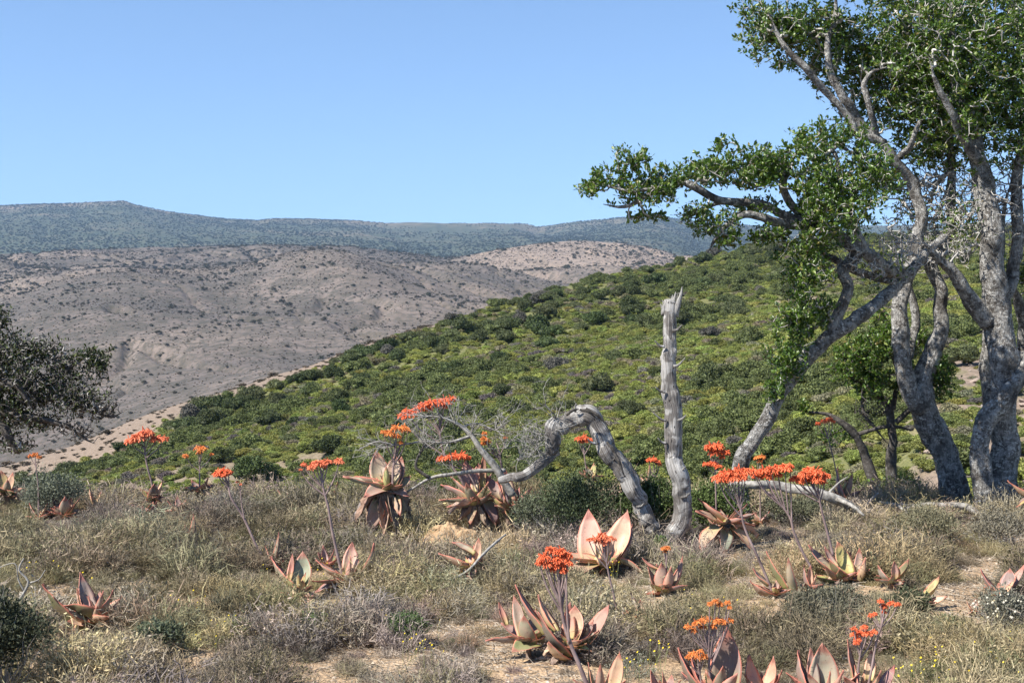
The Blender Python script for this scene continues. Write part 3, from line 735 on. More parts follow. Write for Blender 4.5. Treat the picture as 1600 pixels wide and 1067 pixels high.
# ------------------------------------------------------------------ trees
def pl(pts, k=1.0):
    """[(px, py, distance, radius in photo pixels)] -> points, radii in metres"""
    A = np.array([P(a, b, d) for a, b, d, r in pts]); r = np.array([r * k * d / F for a, b, d, r in pts])
    return A, r
def build_tree(label, base, limbs, clouds, seed, leafmat_, barkmat, twigmat, leaf=0.047, per=13, extra=None, name='tree', cat='tree', droop=0.0, twr=0.0022, jit=0.13, tw=1.05, tk=0.74, back=0.0):
    g = np.random.default_rng(seed)
    bx, by = base
    root = thing(name, (bx, by, hz1(bx, by)), label, cat)
    off = np.array(root.location)
    nodes, par, rlim = [], [], []
    for k, lb in enumerate(limbs):
        pts, rad = pl(lb, tk)
        if k: rad[-1] = min(rad[-1], 0.003)
        if k == 0:
            pts = np.concatenate([[[pts[0][0], pts[0][1], min(off[2] - 0.05, pts[0][2] - 0.02)]], pts]); rad = np.concatenate([[rad[0] * 1.18], rad])
        big = rad.max() > 0.03
        # knobby wander
        cp, cr = catmull(pts, rad, 0.045 if big else 0.04)
        wob = np.stack([fbm(np.stack([np.arange(len(cp)) * 0.11 + 9 * k, np.full(len(cp), seed + c_)], -1), 3, seed + c_) for c_ in range(3)], -1)
        fade = np.minimum(np.arange(len(cp)), 8)[:, None] / 8.0
        cp = cp + wob * fade * (0.035 + 0.3 * cr.mean())
        cr = cr * (1 + 0.13 * fbm(np.stack([np.arange(len(cp)) * 0.2, np.full(len(cp), k + 0.5)], -1), 2, seed + 5))
        V, Q, T = tube(cp, cr, 22 if big else 8, None, 0.34 if big else 0.2, seed + k, 9.0)
        link('trunk' if k == 0 else 'limb', mk_mesh('limb', V - off, Q, T, barkmat), root)
        s0 = len(nodes)
        for q in range(0, len(cp), 2):
            nodes.append(cp[q]); par.append(len(nodes) - 2 if q else -1); rlim.append(cr[q])
    nl = len(nodes)
    skip = max(6, int(0.12 * nl))
    att, leafy, dens = [], [], []
    for (cx, cy, cd, rx, ry, rd, cnt, lf) in clouds:
        cnt = int(cnt * (tw if lf > .3 else tw * 2.3))
        c = P(cx, cy, cd + back); s_ = cd / F
        nc = max(2, cnt // 14)
        cc = rand_dirs(nc, g) * (g.uniform(0, 1, (nc, 1)) ** 0.4)
        q = cc[g.integers(0, nc, cnt)] * 0.85 + 0.30 * g.normal(size=(cnt, 3)).clip(-1.6, 1.6)
        q = q * np.array([rx * s_, rd, ry * s_])
        att.append(c + q); leafy += [lf] * cnt
    att = np.concatenate(att); leafy = np.array(leafy, float)
    nd = np.zeros((len(nodes) + len(att) * 9, 3)); nd[:nl] = nodes
    parent = np.full(len(nd), -1); parent[:nl] = par
    nn = nl
    d0 = np.array([np.min(np.sum((nd[:nl] - a) ** 2, 1)) for a in att])
    tips = []; tdir = []; keepl = []
    for k in np.argsort(d0):
        a = att[k]
        dv = nd[:nn] - a
        i = int(np.argmin(np.einsum('ij,ij->i', dv, dv)))
        v = a - nd[i]; L = np.linalg.norm(v)
        if L < 0.008: continue
        m_ = int(np.clip(math.ceil(L / 0.09), 2, 8))
        perp = g.normal(size=3) * jit * L
        prev = i
        for t in range(1, m_ + 1):
            f = t / m_
            p = nd[i] + v * f + perp * math.sin(math.pi * f) + g.normal(size=3) * 0.008 * (f < 1) - np.array([0, 0, droop * L * math.sin(math.pi * f)])
            nd[nn] = p; parent[nn] = prev; prev = nn; nn += 1
        tips.append(nn - 1); tdir.append(nd[nn - 1] - nd[nn - 2]); keepl.append(leafy[k])
    cntd = np.zeros(nn)
    for t in tips: cntd[t] += 1
    for k in range(nn - 1, nl - 1, -1):
        if parent[k] >= 0: cntd[parent[k]] += cntd[k]
    idx = np.arange(nl, nn); pi = parent[nl:nn]
    r = twr * np.maximum(cntd[:nn], 1) ** 0.42
    ra = np.minimum(np.where(pi < nl, r[idx] * 1.25, r[pi]), r[idx] * 1.6)
    V, Q = segs_tubes(nd[pi], nd[idx], ra, r[idx], 4)
    link('twigs', mk_mesh('twigs', V - off, Q, None, twigmat), root, kind='stuff')
    tips = np.array(tips); tdir = unit(np.array(tdir)); keepl = np.array(keepl)
    sel = np.nonzero(keepl > 0)[0]
    if len(sel):
        cnt = np.maximum(1, (per * keepl[sel] * g.uniform(0.6, 1.4, len(sel))).astype(int))
        ti = np.repeat(tips[sel], cnt); td = np.repeat(tdir[sel], cnt, 0)
        n = len(ti)
        dr = unit(td * 0.55 + 0.85 * rand_dirs(n, g) + [0, 0, 0.38])
        b = nd[ti] + td * g.uniform(-0.07, 0.012, (n, 1)) + 0.012 * g.normal(size=(n, 3))
        Ln = leaf * g.uniform(0.65, 1.3, n)
        V, T = leaves_geo(b, dr, Ln, Ln * 0.5, g, 0.3, up=np.tile([[0, 0, 1.0]], (n, 1)))
        link('crown', mk_mesh('crown', V - off, None, T, leafmat_, smooth=False), root, kind='stuff')
    return root

# tree on the right: straight lichen-grey trunk with a fork
D1 = 13.5
b1 = P(1558, 800, D1)
build_tree('tall lichen-grey tree at the right edge with a forked trunk', (b1[0], D1),
  [[(1566, 798, D1, 40), (1570, 740, D1, 33), (1572, 680, D1, 29), (1566, 600, D1, 30), (1560, 520, D1, 30), (1552, 440, D1, 28), (1543, 350, D1, 24), (1533, 270, D1, 20), (1520, 190, D1, 15), (1500, 110, D1, 11), (1480, 30, D1, 8)],
   [(1540, 795, D1 - .25, 24), (1538, 720, D1 - .28, 20), (1543, 665, D1 - .25, 21), (1572, 625, D1 - .2, 19), (1610, 570, D1 - .1, 18), (1650, 480, D1, 15), (1680, 380, D1, 11), (1690, 280, D1, 8)],
   [(1545, 640, D1 + .35, 12), (1542, 560, D1 + .4, 11), (1545, 480, D1 + .45, 10), (1565, 380, D1 + .5, 8), (1580, 280, D1 + .5, 6)],
   [(1545, 505, D1, 18), (1515, 462, D1 - .1, 15), (1490, 425, D1 - .2, 13), (1462, 400, D1 - .3, 9), (1440, 370, D1 - .4, 6)],
   [(1560, 480, D1 + .1, 17), (1585, 420, D1 + .2, 14), (1590, 330, D1 + .2, 12), (1588, 250, D1 + .2, 10), (1600, 150, D1 + .2, 7), (1590, 60, D1 + .2, 5)],
   [(1600, 600, D1 + .6, 12), (1597, 530, D1 + .6, 11), (1590, 470, D1 + .5, 10), (1570, 430, D1 + .3, 9)],
   [(1533, 260, D1, 12), (1500, 200, D1 - .3, 9), (1470, 150, D1 - .4, 7), (1450, 90, D1 - .5, 5)]],
  [(1560, 70, D1 - .2, 95, 120, .8, 620, 1), (1480, 90, D1 - .3, 95, 110, .75, 560, 1), (1570, 190, D1 - .2, 70, 80, .6, 330, 1), (1500, 180, D1 - .3, 75, 65, .6, 300, 1), (1540, 20, D1 + .6, 110, 80, .5, 220, 1),
   (1640, 180, D1, 70, 130, .8, 200, 1), (1690, 270, D1, 60, 70, .6, 170, 1), (1560, -60, D1, 140, 70, .8, 240, 1), (1600, 430, D1 + .2, 35, 50, .4, 110, .8),
   (1560, 320, D1, 70, 70, .5, 260, 0), (1500, 330, D1 - .1, 50, 60, .5, 160, 0.05), (1480, 390, D1 - .2, 40, 35, .4, 90, 0)],
  501, MAT['tree_leaf'], MAT['bark'], MAT['twig'], back=.35, per=11, tw=1.3)

# middle tree: leaning double trunk whose upper limbs reach out to the upper left
D2 = 13.9
b2 = P(1495, 790, D2)
build_tree('lichen-spotted tree with twin leaning trunks in the shade, left of the right-edge tree', (b2[0], D2),
  [[(1492, 792, D2, 36), (1480, 745, D2, 31), (1462, 695, D2, 29), (1440, 645, D2, 29), (1438, 610, D2, 27), (1452, 560, D2, 22), (1465, 510, D2, 19), (1466, 455, D2, 17), (1456, 410, D2, 15)],
   [(1440, 640, D2 - .1, 24), (1412, 590, D2 - .15, 21), (1404, 530, D2 - .15, 19), (1408, 470, D2 - .15, 17), (1420, 415, D2 - .1, 15), (1440, 350, D2 - .1, 14), (1432, 300, D2 - .1, 14), (1410, 260, D2 - .15, 12), (1380, 225, D2 - .2, 12), (1345, 190, D2 - .2, 11), (1318, 155, D2 - .25, 10), (1297, 115, D2 - .3, 9), (1292, 70, D2 - .3, 7), (1308, 20, D2 - .3, 5), (1300, -30, D2 - .3, 4)],
   [(1382, 225, D2 - .2, 10), (1335, 205, D2 - .3, 8), (1330, 190, D2 - .3, 8), (1290, 145, D2 - .35, 8), (1255, 110, D2 - .4, 8), (1232, 85, D2 - .4, 7), (1215, 55, D2 - .4, 6), (1200, 15, D2 - .4, 4)],
   [(1368, 210, D2 - .2, 8), (1362, 180, D2 - .3, 7), (1352, 140, D2 - .3, 6), (1362, 112, D2 - .3, 5), (1385, 100, D2 - .3, 4)],
   [(1402, 248, D2 - .15, 8), (1422, 230, D2 - .3, 7), (1432, 200, D2 - .35, 6), (1448, 168, D2 - .35, 5)],
   [(1456, 415, D2, 14), (1480, 360, D2 + .1, 12), (1490, 280, D2 + .2, 10), (1480, 190, D2 + .2, 8), (1450, 110, D2 + .1, 6), (1430, 40, D2, 4)],
   [(1420, 560, D2 + .2, 11), (1428, 500, D2 + .3, 10), (1420, 440, D2 + .3, 9), (1400, 400, D2 + .2, 8)]],
  [(1195, 35, D2 - .4, 55, 48, .45, 210, 1), (1255, 45, D2 - .4, 55, 45, .5, 210, 1), (1228, 105, D2 - .4, 20, 12, .15, 18, 1), (1300, 70, D2 - .3, 45, 75, .5, 240, 1), (1340, 120, D2 - .1, 45, 75, .5, 240, 1), (1395, 60, D2 - .2, 75, 85, .7, 380, 1), (1400, 165, D2 - .1, 60, 60, .6, 270, 1),
   (1440, 130, D2 - .2, 60, 70, .6, 260, 1), (1450, 215, D2 - .2, 60, 50, .5, 230, 1), (1420, -20, D2 - .2, 90, 60, .6, 180, 1), (1480, 40, D2 + .6, 120, 90, .5, 220, 1), (1230, -40, D2 - .4, 70, 40, .5, 120, 1), (1380, 290, D2 + .2, 40, 40, .4, 110, .9),
   (1460, 300, D2 - .1, 55, 55, .5, 240, 0), (1440, 380, D2, 45, 40, .4, 110, 0), (1430, 340, D2, 40, 40, .4, 80, 0.1)],
  502, MAT['tree_leaf'], MAT['bark'], MAT['twig'], tk=0.66, back=.4, per=11, tw=1.25)

# leaning tree with the long horizontal limb
D3 = 12.7
b3 = P(1165, 760, D3)
build_tree('leafy leaning tree behind the coral flowers with a long limb reaching left', (b3[0], D3),
  [[(1158, 735, D3, 19), (1170, 705, D3, 18), (1195, 660, D3, 17), (1222, 615, D3, 16), (1245, 585, D3, 15), (1275, 545, D3, 16), (1300, 520, D3, 16), (1335, 498, D3, 14), (1380, 470, D3 + .2, 14), (1410, 440, D3 + .4, 13), (1440, 405, D3 + .6, 11), (1475, 375, D3 + .8, 8)],
   [(1298, 520, D3, 13), (1315, 480, D3, 13), (1325, 455, D3, 12), (1318, 425, D3, 12), (1340, 395, D3, 13), (1310, 372, D3, 13), (1275, 352, D3, 12), (1235, 342, D3, 10), (1185, 316, D3 - .1, 8.5), (1125, 312, D3 - .2, 8.5), (1085, 293, D3 - .3, 8), (1060, 290, D3 - .3, 7), (1020, 305, D3 - .35, 5.5), (985, 322, D3 - .4, 4.5), (945, 315, D3 - .4, 3)],
   [(1420, 430, D3 + .4, 13), (1380, 415, D3 + .2, 14), (1350, 390, D3, 14), (1325, 372, D3 - .05, 13)],
   [(1275, 352, D3, 11), (1240, 350, D3 - .1, 11), (1205, 342, D3 - .2, 10), (1170, 338, D3 - .25, 8), (1150, 345, D3 - .3, 6), (1125, 365, D3 - .3, 5), (1108, 395, D3 - .3, 3)],
   [(1262, 345, D3 + .1, 9), (1236, 320, D3 + .1, 9), (1228, 290, D3 + .1, 9), (1236, 268, D3 + .1, 8), (1215, 256, D3 + .1, 6), (1180, 270, D3, 5), (1150, 265, D3, 4)],
   [(1180, 316, D3 - .1, 6), (1130, 318, D3, 5), (1095, 330, D3, 4), (1060, 345, D3, 3)],
   [(1350, 388, D3, 10), (1330, 340, D3, 9), (1310, 290, D3, 7), (1300, 240, D3, 5), (1280, 200, D3, 3)],
   [(1400, 440, D3 + .3, 9), (1350, 425, D3 + .3, 8), (1300, 405, D3 + .2, 7), (1255, 385, D3 + .1, 5)],
   [(1060, 290, D3 - .3, 4.5), (1000, 300, D3 - .5, 4), (960, 290, D3 - .5, 3), (925, 285, D3 - .5, 2.2)]],
  [(925, 285, D3 - .4, 28, 22, .25, 60, 1), (985, 262, D3 - .4, 32, 38, .3, 90, 1), (1000, 300, D3 - .4, 70, 22, .3, 110, .8), (1050, 280, D3 - .3, 45, 28, .3, 95, 1), (1110, 275, D3 - .2, 50, 32, .4, 150, 1), (1160, 262, D3 - .1, 60, 38, .4, 210, 1), (1130, 225, D3 - .1, 16, 14, .15, 12, 1), (1210, 255, D3, 35, 32, .35, 110, 1),
   (1100, 345, D3 - .25, 70, 26, .35, 120, .85), (1140, 380, D3 - .3, 30, 18, .25, 34, 1), (1200, 365, D3 - .2, 45, 18, .3, 70, .9), (1030, 335, D3 - .4, 40, 14, .25, 34, .9), (1180, 325, D3 - .1, 60, 22, .3, 90, .7),
   (1275, 270, D3 - .1, 50, 60, .45, 280, 1), (1300, 330, D3 - .3, 60, 60, .45, 330, 1), (1350, 290, D3 - .2, 50, 65, .45, 260, 1), (1270, 400, D3 - .2, 45, 38, .35, 150, 1), (1310, 220, D3, 45, 35, .4, 110, 1), (1350, 240, D3 - .2, 28, 35, .3, 60, .7), (1260, 215, D3 - .1, 22, 25, .25, 28, 1),
   (1262, 450, D3 - .15, 35, 42, .3, 140, .9), (1238, 505, D3 - .2, 32, 40, .28, 170, 1), (1228, 560, D3 - .15, 28, 36, .22, 130, 1), (1288, 490, D3 - .2, 25, 25, .2, 60, .8), (1205, 618, D3 - .1, 16, 26, .15, 50, .8),
   (1400, 380, D3 + .3, 60, 35, .4, 130, 0), (1340, 410, D3, 55, 30, .35, 90, 0), (1390, 420, D3 + .2, 50, 30, .3, 60, .15)],
  503, MAT['tree_leaf'], MAT['bark'], MAT['twig'], per=11, tw=0.9, leaf=0.046, tk=0.72, back=.04)

# small dark tree in the shade
D4 = 14.2
b4 = P(1378, 790, D4)
build_tree('small dark crooked tree in the shade between the leaning trees', (b4[0], D4),
  [[(1372, 790, D4, 12), (1360, 745, D4, 11), (1345, 705, D4, 9), (1332, 672, D4, 7), (1310, 655, D4, 5), (1290, 648, D4, 3.5), (1262, 645, D4, 2)],
   [(1392, 790, D4, 13), (1398, 730, D4, 11), (1395, 680, D4, 9), (1385, 635, D4, 8), (1355, 610, D4, 6), (1330, 590, D4, 4)],
   [(1335, 680, D4, 5), (1365, 672, D4, 4.5), (1400, 668, D4, 4), (1425, 670, D4, 3)],
   [(1395, 640, D4, 6), (1400, 590, D4, 5), (1395, 540, D4, 4), (1385, 500, D4, 2.5)],
   [(1400, 660, D4 - .1, 6), (1440, 620, D4 - .2, 5), (1465, 590, D4 - .2, 3)],
   [(1350, 610, D4, 4), (1349, 640, D4, 4), (1365, 660, D4, 3.5), (1390, 690, D4, 3)]],
  [(1340, 565, D4 - .1, 40, 38, .35, 260, 1), (1370, 600, D4 - .1, 40, 30, .3, 150, 1), (1385, 530, D4 - .1, 28, 42, .3, 150, 1), (1465, 590, D4 - .2, 22, 45, .25, 150, 1), (1430, 560, D4 + .3, 25, 45, .2, 90, 1), (1300, 680, D4, 25, 20, .2, 40, .6), (1375, 650, D4, 50, 30, .3, 50, 0), (1255, 635, D4, 12, 12, .1, 16, 1), (1400, 760, D4, 40, 25, .2, 40, .3)],
  504, MAT['tree_leaf'], MAT['bark_dark'], MAT['bark_dark'], per=9)

# tree at the left edge: dense grey twigs, sparse leaves
D5 = 17.0
b5 = P(-70, 850, D5)
build_tree('dark twiggy tree with bleached dead branches at the left edge', (b5[0], D5),
  [[(-74, 850, D5, 21), (-70, 800, D5, 20), (-62, 720, D5, 18), (-50, 650, D5, 16), (-20, 600, D5, 12), (10, 570, D5, 9), (40, 545, D5, 6)],
   [(-55, 690, D5 - .1, 12), (-20, 660, D5 - .2, 10), (15, 640, D5 - .2, 8), (50, 615, D5 - .2, 7), (85, 590, D5 - .2, 5), (120, 565, D5 - .2, 3.5), (145, 550, D5 - .2, 2.5)],
   [(30, 628, D5 - .2, 6), (75, 625, D5 - .3, 5.5), (110, 628, D5 - .3, 5), (140, 640, D5 - .3, 4), (170, 648, D5 - .3, 2.5), (190, 643, D5 - .3, 1.5)],
   [(0, 645, D5 - .3, 7), (50, 650, D5 - .4, 6), (95, 665, D5 - .4, 5.5), (125, 678, D5 - .4, 4), (150, 692, D5 - .4, 2)],
   [(-50, 660, D5 - .3, 11), (0, 668, D5 - .4, 9), (15, 690, D5 - .4, 8), (30, 712, D5 - .4, 6)],
   [(-20, 610, D5 - .3, 7), (20, 600, D5 - .5, 6), (45, 620, D5 - .5, 5), (58, 645, D5 - .5, 3.5)],
   [(-40, 630, D5, 10), (-25, 560, D5, 8), (-10, 510, D5, 5), (0, 470, D5, 3)]],
  [(10, 560, D5 - .1, 45, 50, .5, 280, .55), (0, 500, D5, 22, 35, .3, 70, .6), (50, 590, D5 - .2, 50, 40, .5, 260, .4), (10, 630, D5 - .2, 60, 45, .5, 380, .8), (145, 555, D5 - .2, 30, 25, .3, 70, .9), (160, 578, D5 - .2, 20, 22, .25, 45, .8), (115, 575, D5 - .2, 35, 22, .25, 100, .35), (90, 610, D5 - .2, 55, 28, .35, 230, .12), (130, 630, D5 - .3, 45, 28, .3, 150, .05), (165, 640, D5 - .3, 25, 14, .15, 40, 0), (120, 675, D5 - .4, 35, 14, .2, 50, 0), (60, 660, D5 - .3, 50, 20, .3, 150, .35), (20, 690, D5 - .3, 35, 20, .25, 60, .15), (-60, 560, D5, 60, 80, .7, 400, .8), (-60, 640, D5, 50, 50, .6, 200, .8), (60, 550, D5 - .1, 45, 25, .3, 120, .3)],
  505, MAT['tree_leaf2'], MAT['bark_dark'], MAT['twig_dark'], leaf=0.045, per=6, tw=1.8, twr=0.0034)

# ------------------------------------------------------------------ dead wood
def wood(points, sides=28, step=0.015, rough=0.16, seed=1, mat=None, cap=True, off=(0, 0, 0), stretch=1.5, thin=.76, wv=.85):
    """tube with uv running along the grain"""
    A, r = pl(points, thin)
    cp, cr = catmull(A, r, step)
    wob = np.stack([fbm(np.stack([np.arange(len(cp)) * 0.085 + 3 * seed, np.full(len(cp), seed + c_ * 3.1)], -1), 3, seed + c_) for c_ in range(3)], -1)
    cp = cp + wob * cr.mean() * wv
    cr = cr * (1 + 0.07 * fbm(np.stack([np.arange(len(cp)) * 0.12, np.full(len(cp), seed)], -1), 2, seed + 5))
    gk = np.random.default_rng(seed + 500)
    V, Q, T = tube(cp, cr, sides, None, rough * 1.35, seed, 6.0, cap, stretch)
    if sides >= 14:
        K_ = len(cp)
        for _ in range(int(K_ * .5)):
            c0 = V[gk.integers(0, K_ * sides)]; dd_ = np.linalg.norm(V - c0, axis=1); rk_ = cr.mean() * gk.uniform(.18, .45)
            ctr = cp[int(np.argmin(np.linalg.norm(cp - c0, axis=1)))]
            V = V + np.exp(-(dd_ / rk_) ** 2)[:, None] * unit(c0 - ctr)[None] * cr.mean() * gk.choice([.16, .22, -.12, -.2])
    K = len(cp); L = np.concatenate([[0], np.cumsum(np.linalg.norm(np.diff(cp, axis=0), axis=1))])
    U = np.stack([np.tile(np.abs(np.arange(sides) / sides * 2 - 1), K), np.repeat(L, sides)], -1)
    if cap: U = np.concatenate([U, [[0, 0], [0, L[-1]]]])
    return V, Q, T, U
def add_wood(name, pts, root, mat, **kw):
    V, Q, T, U = wood(pts, **kw); off = np.array(root.location)
    return link(name, mk_mesh(name, V - off, Q, T, mat, uv=U), root)
def twig_fan(starts, seed, n, L0, spread, up=0.3, r0=0.004, depth=2):
    """bare branching twigs; starts: list of (point, direction)"""
    g = np.random.default_rng(seed); A, B, ra, rb = [], [], [], []
    st = [(np.array(p), unit(np.array(d, float)), L0, r0, 0) for p, d in starts for _ in range(n)]
    while st:
        p, d, L, r, lv = st.pop()
        dd = unit(d + spread * g.normal(size=3) + [0, 0, up * 0.3]); m = 4
        LL = L * g.uniform(0.5, 1.2)
        for k in range(m):
            dd = unit(dd + 0.22 * g.normal(size=3) + [0, 0, 0.05 * up]); q = p + dd * LL / m
            A.append(p); B.append(q); ra.append(r * (1 - 0.16 * k)); rb.append(r * (1 - 0.16 * (k + 1))); p = q
            if lv < depth and g.uniform() < 0.55: st.append((p, unit(dd + 0.8 * g.normal(size=3)), L * 0.55, r * 0.6, lv + 1))
    return segs_tubes(np.array(A), np.array(B), np.array(ra), np.array(rb), 5)
DD = 11.2
bb = P(1040, 858, DD)
dt = thing('dead_tree', (bb[0], DD, hz1(bb[0], DD)), 'silver-grey dead tree with one upright broken trunk and one arched trunk', 'dead tree')
off = np.array(dt.location)
add_wood('trunk', [(1038, 868, DD, 16), (1048, 838, DD, 18), (1068, 805, DD, 18), (1066, 770, DD, 17), (1056, 730, DD, 18.5), (1053, 680, DD, 18.5), (1049, 630, DD, 18), (1045, 580, DD, 16), (1044, 530, DD, 14), (1045, 490, DD, 14), (1048, 472, DD, 14)], dt, MAT['deadwood'], seed=3, cap=True, wv=.42, thin=.76)
# splintered top: long wedge slivers
mb = MB(); g = np.random.default_rng(5)
for (x0, y0, x1, y1, r0) in [(1053, 490, 1065, 448, 9), (1057, 488, 1063, 458, 7), (1038, 490, 1034, 468, 7), (1047, 488, 1050, 462, 9), (1042, 488, 1043, 466, 7), (1055, 494, 1059, 462, 7), (1036, 492, 1032, 474, 5), (1051, 486, 1056, 456, 7), (1045, 490, 1039, 470, 7)]:
    V, Q, T, U = wood([(x0, y0, DD, r0), ((x0 + x1) / 2 + 1, (y0 + y1) / 2, DD - .01, r0 * 0.6), (x1, y1, DD, 0.6)], sides=7, seed=int(x0), rough=.2)
    mb.add(V, Q, T, U)
link('splintered_top', mb.mesh('splintered_top', MAT['deadwood'], off), dt)
add_wood('arched_trunk', [(1036, 850, DD, 15), (1022, 828, DD, 16), (1005, 800, DD, 16), (985, 762, DD, 17), (962, 725, DD, 19), (945, 695, DD, 20), (930, 665, DD, 20), (908, 650, DD, 19), (885, 655, DD + .02, 17), (868, 668, DD + .04, 16), (862, 690, DD + .06, 17), (866, 708, DD + .05, 13)], dt, MAT['deadwood'], seed=8, rough=0.17)
add_wood('broken_limb', [(872, 706, DD + .1, 12), (852, 718, DD + .05, 11), (830, 733, DD, 10), (805, 745, DD, 9), (780, 752, DD + .1, 7)], dt, MAT['deadwood'], seed=12, rough=0.25)
mb = MB()
st = [(P(870, 655, DD), (-0.5, -0.3, 0.8)), (P(858, 680, DD), (-0.9, -0.3, 0.4)), (P(840, 700, DD), (-0.8, -0.4, 0.6)), (P(855, 715, DD), (-0.6, -0.5, -0.1))]
V, Q = twig_fan(st, 31, 10, 0.24, 0.55, 0.4, 0.004)
mb.add(V, Q); link('twigs', mb.mesh('twigs', MAT['bleached'], off), dt, kind='stuff')
mb = MB()
for k, (a, b, c_, e) in enumerate([(905, 640, 930, 652), (915, 638, 950, 665), (885, 648, 905, 640), (948, 690, 966, 720), (955, 700, 975, 745)]):
    V, Q, T, U = wood([(a, b, DD - .16, 2.5), ((a + c_) / 2, (b + e) / 2 - 3, DD - .17, 3.5), (c_, e, DD - .16, 1)], sides=6, seed=40 + k); mb.add(V, Q, T, U)
link('loose_bark', mb.mesh('loose_bark', MAT['bark_dark'], off), dt)

mb = MB(); g = np.random.default_rng(6)      # broken-off twig stubs on the dead trunks
for (a, b, sx) in [(1062, 735, 1), (1036, 690, -1), (1064, 655, 1), (1032, 610, -1), (1058, 570, 1), (1033, 540, -1), (1056, 515, 1), (1070, 775, 1), (975, 742, 1), (925, 690, -1), (955, 720, 1), (900, 640, 0), (1000, 790, 1), (1034, 655, -1)]:
    L_ = g.uniform(5, 13); V, Q, T, U = wood([(a - sx * 6, b + 2, DD - .06, 3.4), (a + sx * 2, b, DD - .07, 2.6), (a + sx * L_, b - L_ * .8, DD - .09, .9)], sides=7, seed=int(a + b), rough=.2); mb.add(V, Q, T, U)
link('twig_stubs', mb.mesh('twig_stubs', MAT['deadwood'], off), dt, kind='stuff')

# bare dead branch behind the old aloes
DB = 12.0
p0 = P(770, 760, DB)
br = thing('dead_branch', (p0[0], DB, hz1(p0[0], DB)), 'bare dead branch with grey twigs behind the large aloes', 'branch')
offb = np.array(br.location)
for k, lb in enumerate([[(800, 775, DB, 12), (775, 735, DB, 13), (752, 705, DB, 11), (735, 680, DB, 8), (712, 662, DB, 5), (690, 652, DB, 3), (668, 650, DB, 2)],
                        [(790, 735, DB + .1, 8), (740, 735, DB, 7), (700, 742, DB - .1, 6), (672, 748, DB - .1, 5), (650, 760, DB - .1, 4), (625, 775, DB - .1, 2.5)],
                        [(672, 746, DB - .1, 6), (655, 735, DB - .1, 6), (650, 722, DB - .1, 5), (665, 690, DB - .1, 3)],
                        [(735, 682, DB, 5), (700, 692, DB - .1, 4), (660, 690, DB - .1, 3.5), (620, 695, DB - .15, 3), (590, 690, DB - .2, 2.2), (562, 702, DB - .2, 1.5)],
                        [(720, 668, DB, 4), (745, 662, DB + .1, 3), (775, 672, DB + .1, 2), (800, 678, DB + .1, 1.3)]]):
    add_wood('limb', [(a_, b_, c__, max(r__ * .62, .9)) for a_, b_, c__, r__ in lb], br, MAT['bleached'] if k != 2 else MAT['bark_dark'], sides=9, step=0.03, seed=60 + k, rough=.25)
st = [(P(690, 652, DB), (-0.5, -0.2, 0.7)), (P(712, 662, DB), (-0.2, -0.2, 0.9)), (P(668, 650, DB), (-0.9, 0, 0.3)), (P(735, 680, DB), (0.2, -0.3, 0.8)), (P(700, 692, DB - .1), (-0.6, -0.3, -0.1)), (P(620, 695, DB - .15), (-0.8, 0, 0.1)), (P(600, 692, DB - .15), (-0.6, 0, -0.3)), (P(660, 690, DB - .1), (-0.3, 0, 0.5)), (P(775, 672, DB), (0.6, 0, 0.4)), (P(665, 700, DB - .1), (0.4, 0, 0.7)), (P(790, 700, DB + .1), (0.5, 0, 0.6)), (P(810, 720, DB + .1), (0.5, 0, 0.6))]
V, Q = twig_fan(st, 33, 8, 0.26, 0.5, 0.2, 0.004)
link('twigs', mk_mesh('twigs', V - offb, Q, None, MAT['bleached']), br, kind='stuff')

def log(label, pts, seed, twigs=None, cat='log', name='fallen_log', mat='bleached', sides=14):
    A, r = pl(pts); c = A.mean(0)
    root = thing(name, (c[0], c[1], hz1(c[0], c[1])), label, cat)
    add_wood('stem', pts, root, MAT[mat], seed=seed, rough=.3, sides=sides, step=.03, thin=.74)
    if twigs:
        for tw in twigs: add_wood('side_branch', tw, root, MAT[mat], seed=seed + 3, rough=.2, sides=7, step=.03)
    return root
log('bleached fallen log arching to the ground below the largest coral flowers', [(1150, 752, 12.4, 8), (1180, 757, 12.3, 9), (1225, 762, 12.3, 9), (1270, 768, 12.2, 9.5), (1305, 780, 12.2, 10), (1335, 795, 12.3, 9), (1365, 808, 12.4, 6)], 71, [[(1300, 778, 12.2, 5), (1330, 790, 12.0, 4), (1350, 806, 11.9, 2.5)], [(1290, 775, 12.2, 3), (1310, 755, 12.2, 2), (1325, 745, 12.2, 1)]])
log('pale fallen branch lying at the foot of the leaning tree', [(1372, 782, 13.0, 4), (1392, 790, 13.0, 7), (1425, 795, 13.0, 8), (1465, 792, 13.0, 8.5), (1505, 792, 13.0, 8), (1530, 803, 12.9, 6), (1550, 815, 12.8, 4)], 75, [[(1400, 790, 13.0, 4), (1415, 800, 12.8, 3.5), (1425, 813, 12.6, 2)], [(1352, 790, 13, 2.5), (1362, 780, 13, 3), (1372, 770, 13, 2)]])
log('thin pale stick leaning across the pink aloe below the sand mound', [(658, 936, 9.55, 1.6), (690, 915, 9.5, 2.2), (730, 893, 9.5, 2.6), (752, 870, 9.6, 2.6), (775, 848, 9.8, 3), (790, 835, 9.9, 1.6)], 77, None, 'stick', 'stick', sides=7)
log('grey stick lying in the scrub left of the red-edged aloe', [(742, 985, 8.4, 1.4), (765, 1005, 8.2, 2), (790, 1025, 8.0, 2.4), (812, 1040, 7.9, 3), (832, 1055, 7.8, 2)], 78, None, 'stick', 'stick', sides=7)
log('pale stick lying on the ground above the bright green bush', [(565, 943, 9.5, 2.4), (590, 938, 9.5, 3), (620, 936, 9.5, 3), (655, 937, 9.5, 2.4)], 79, None, 'stick', 'stick', sides=7)
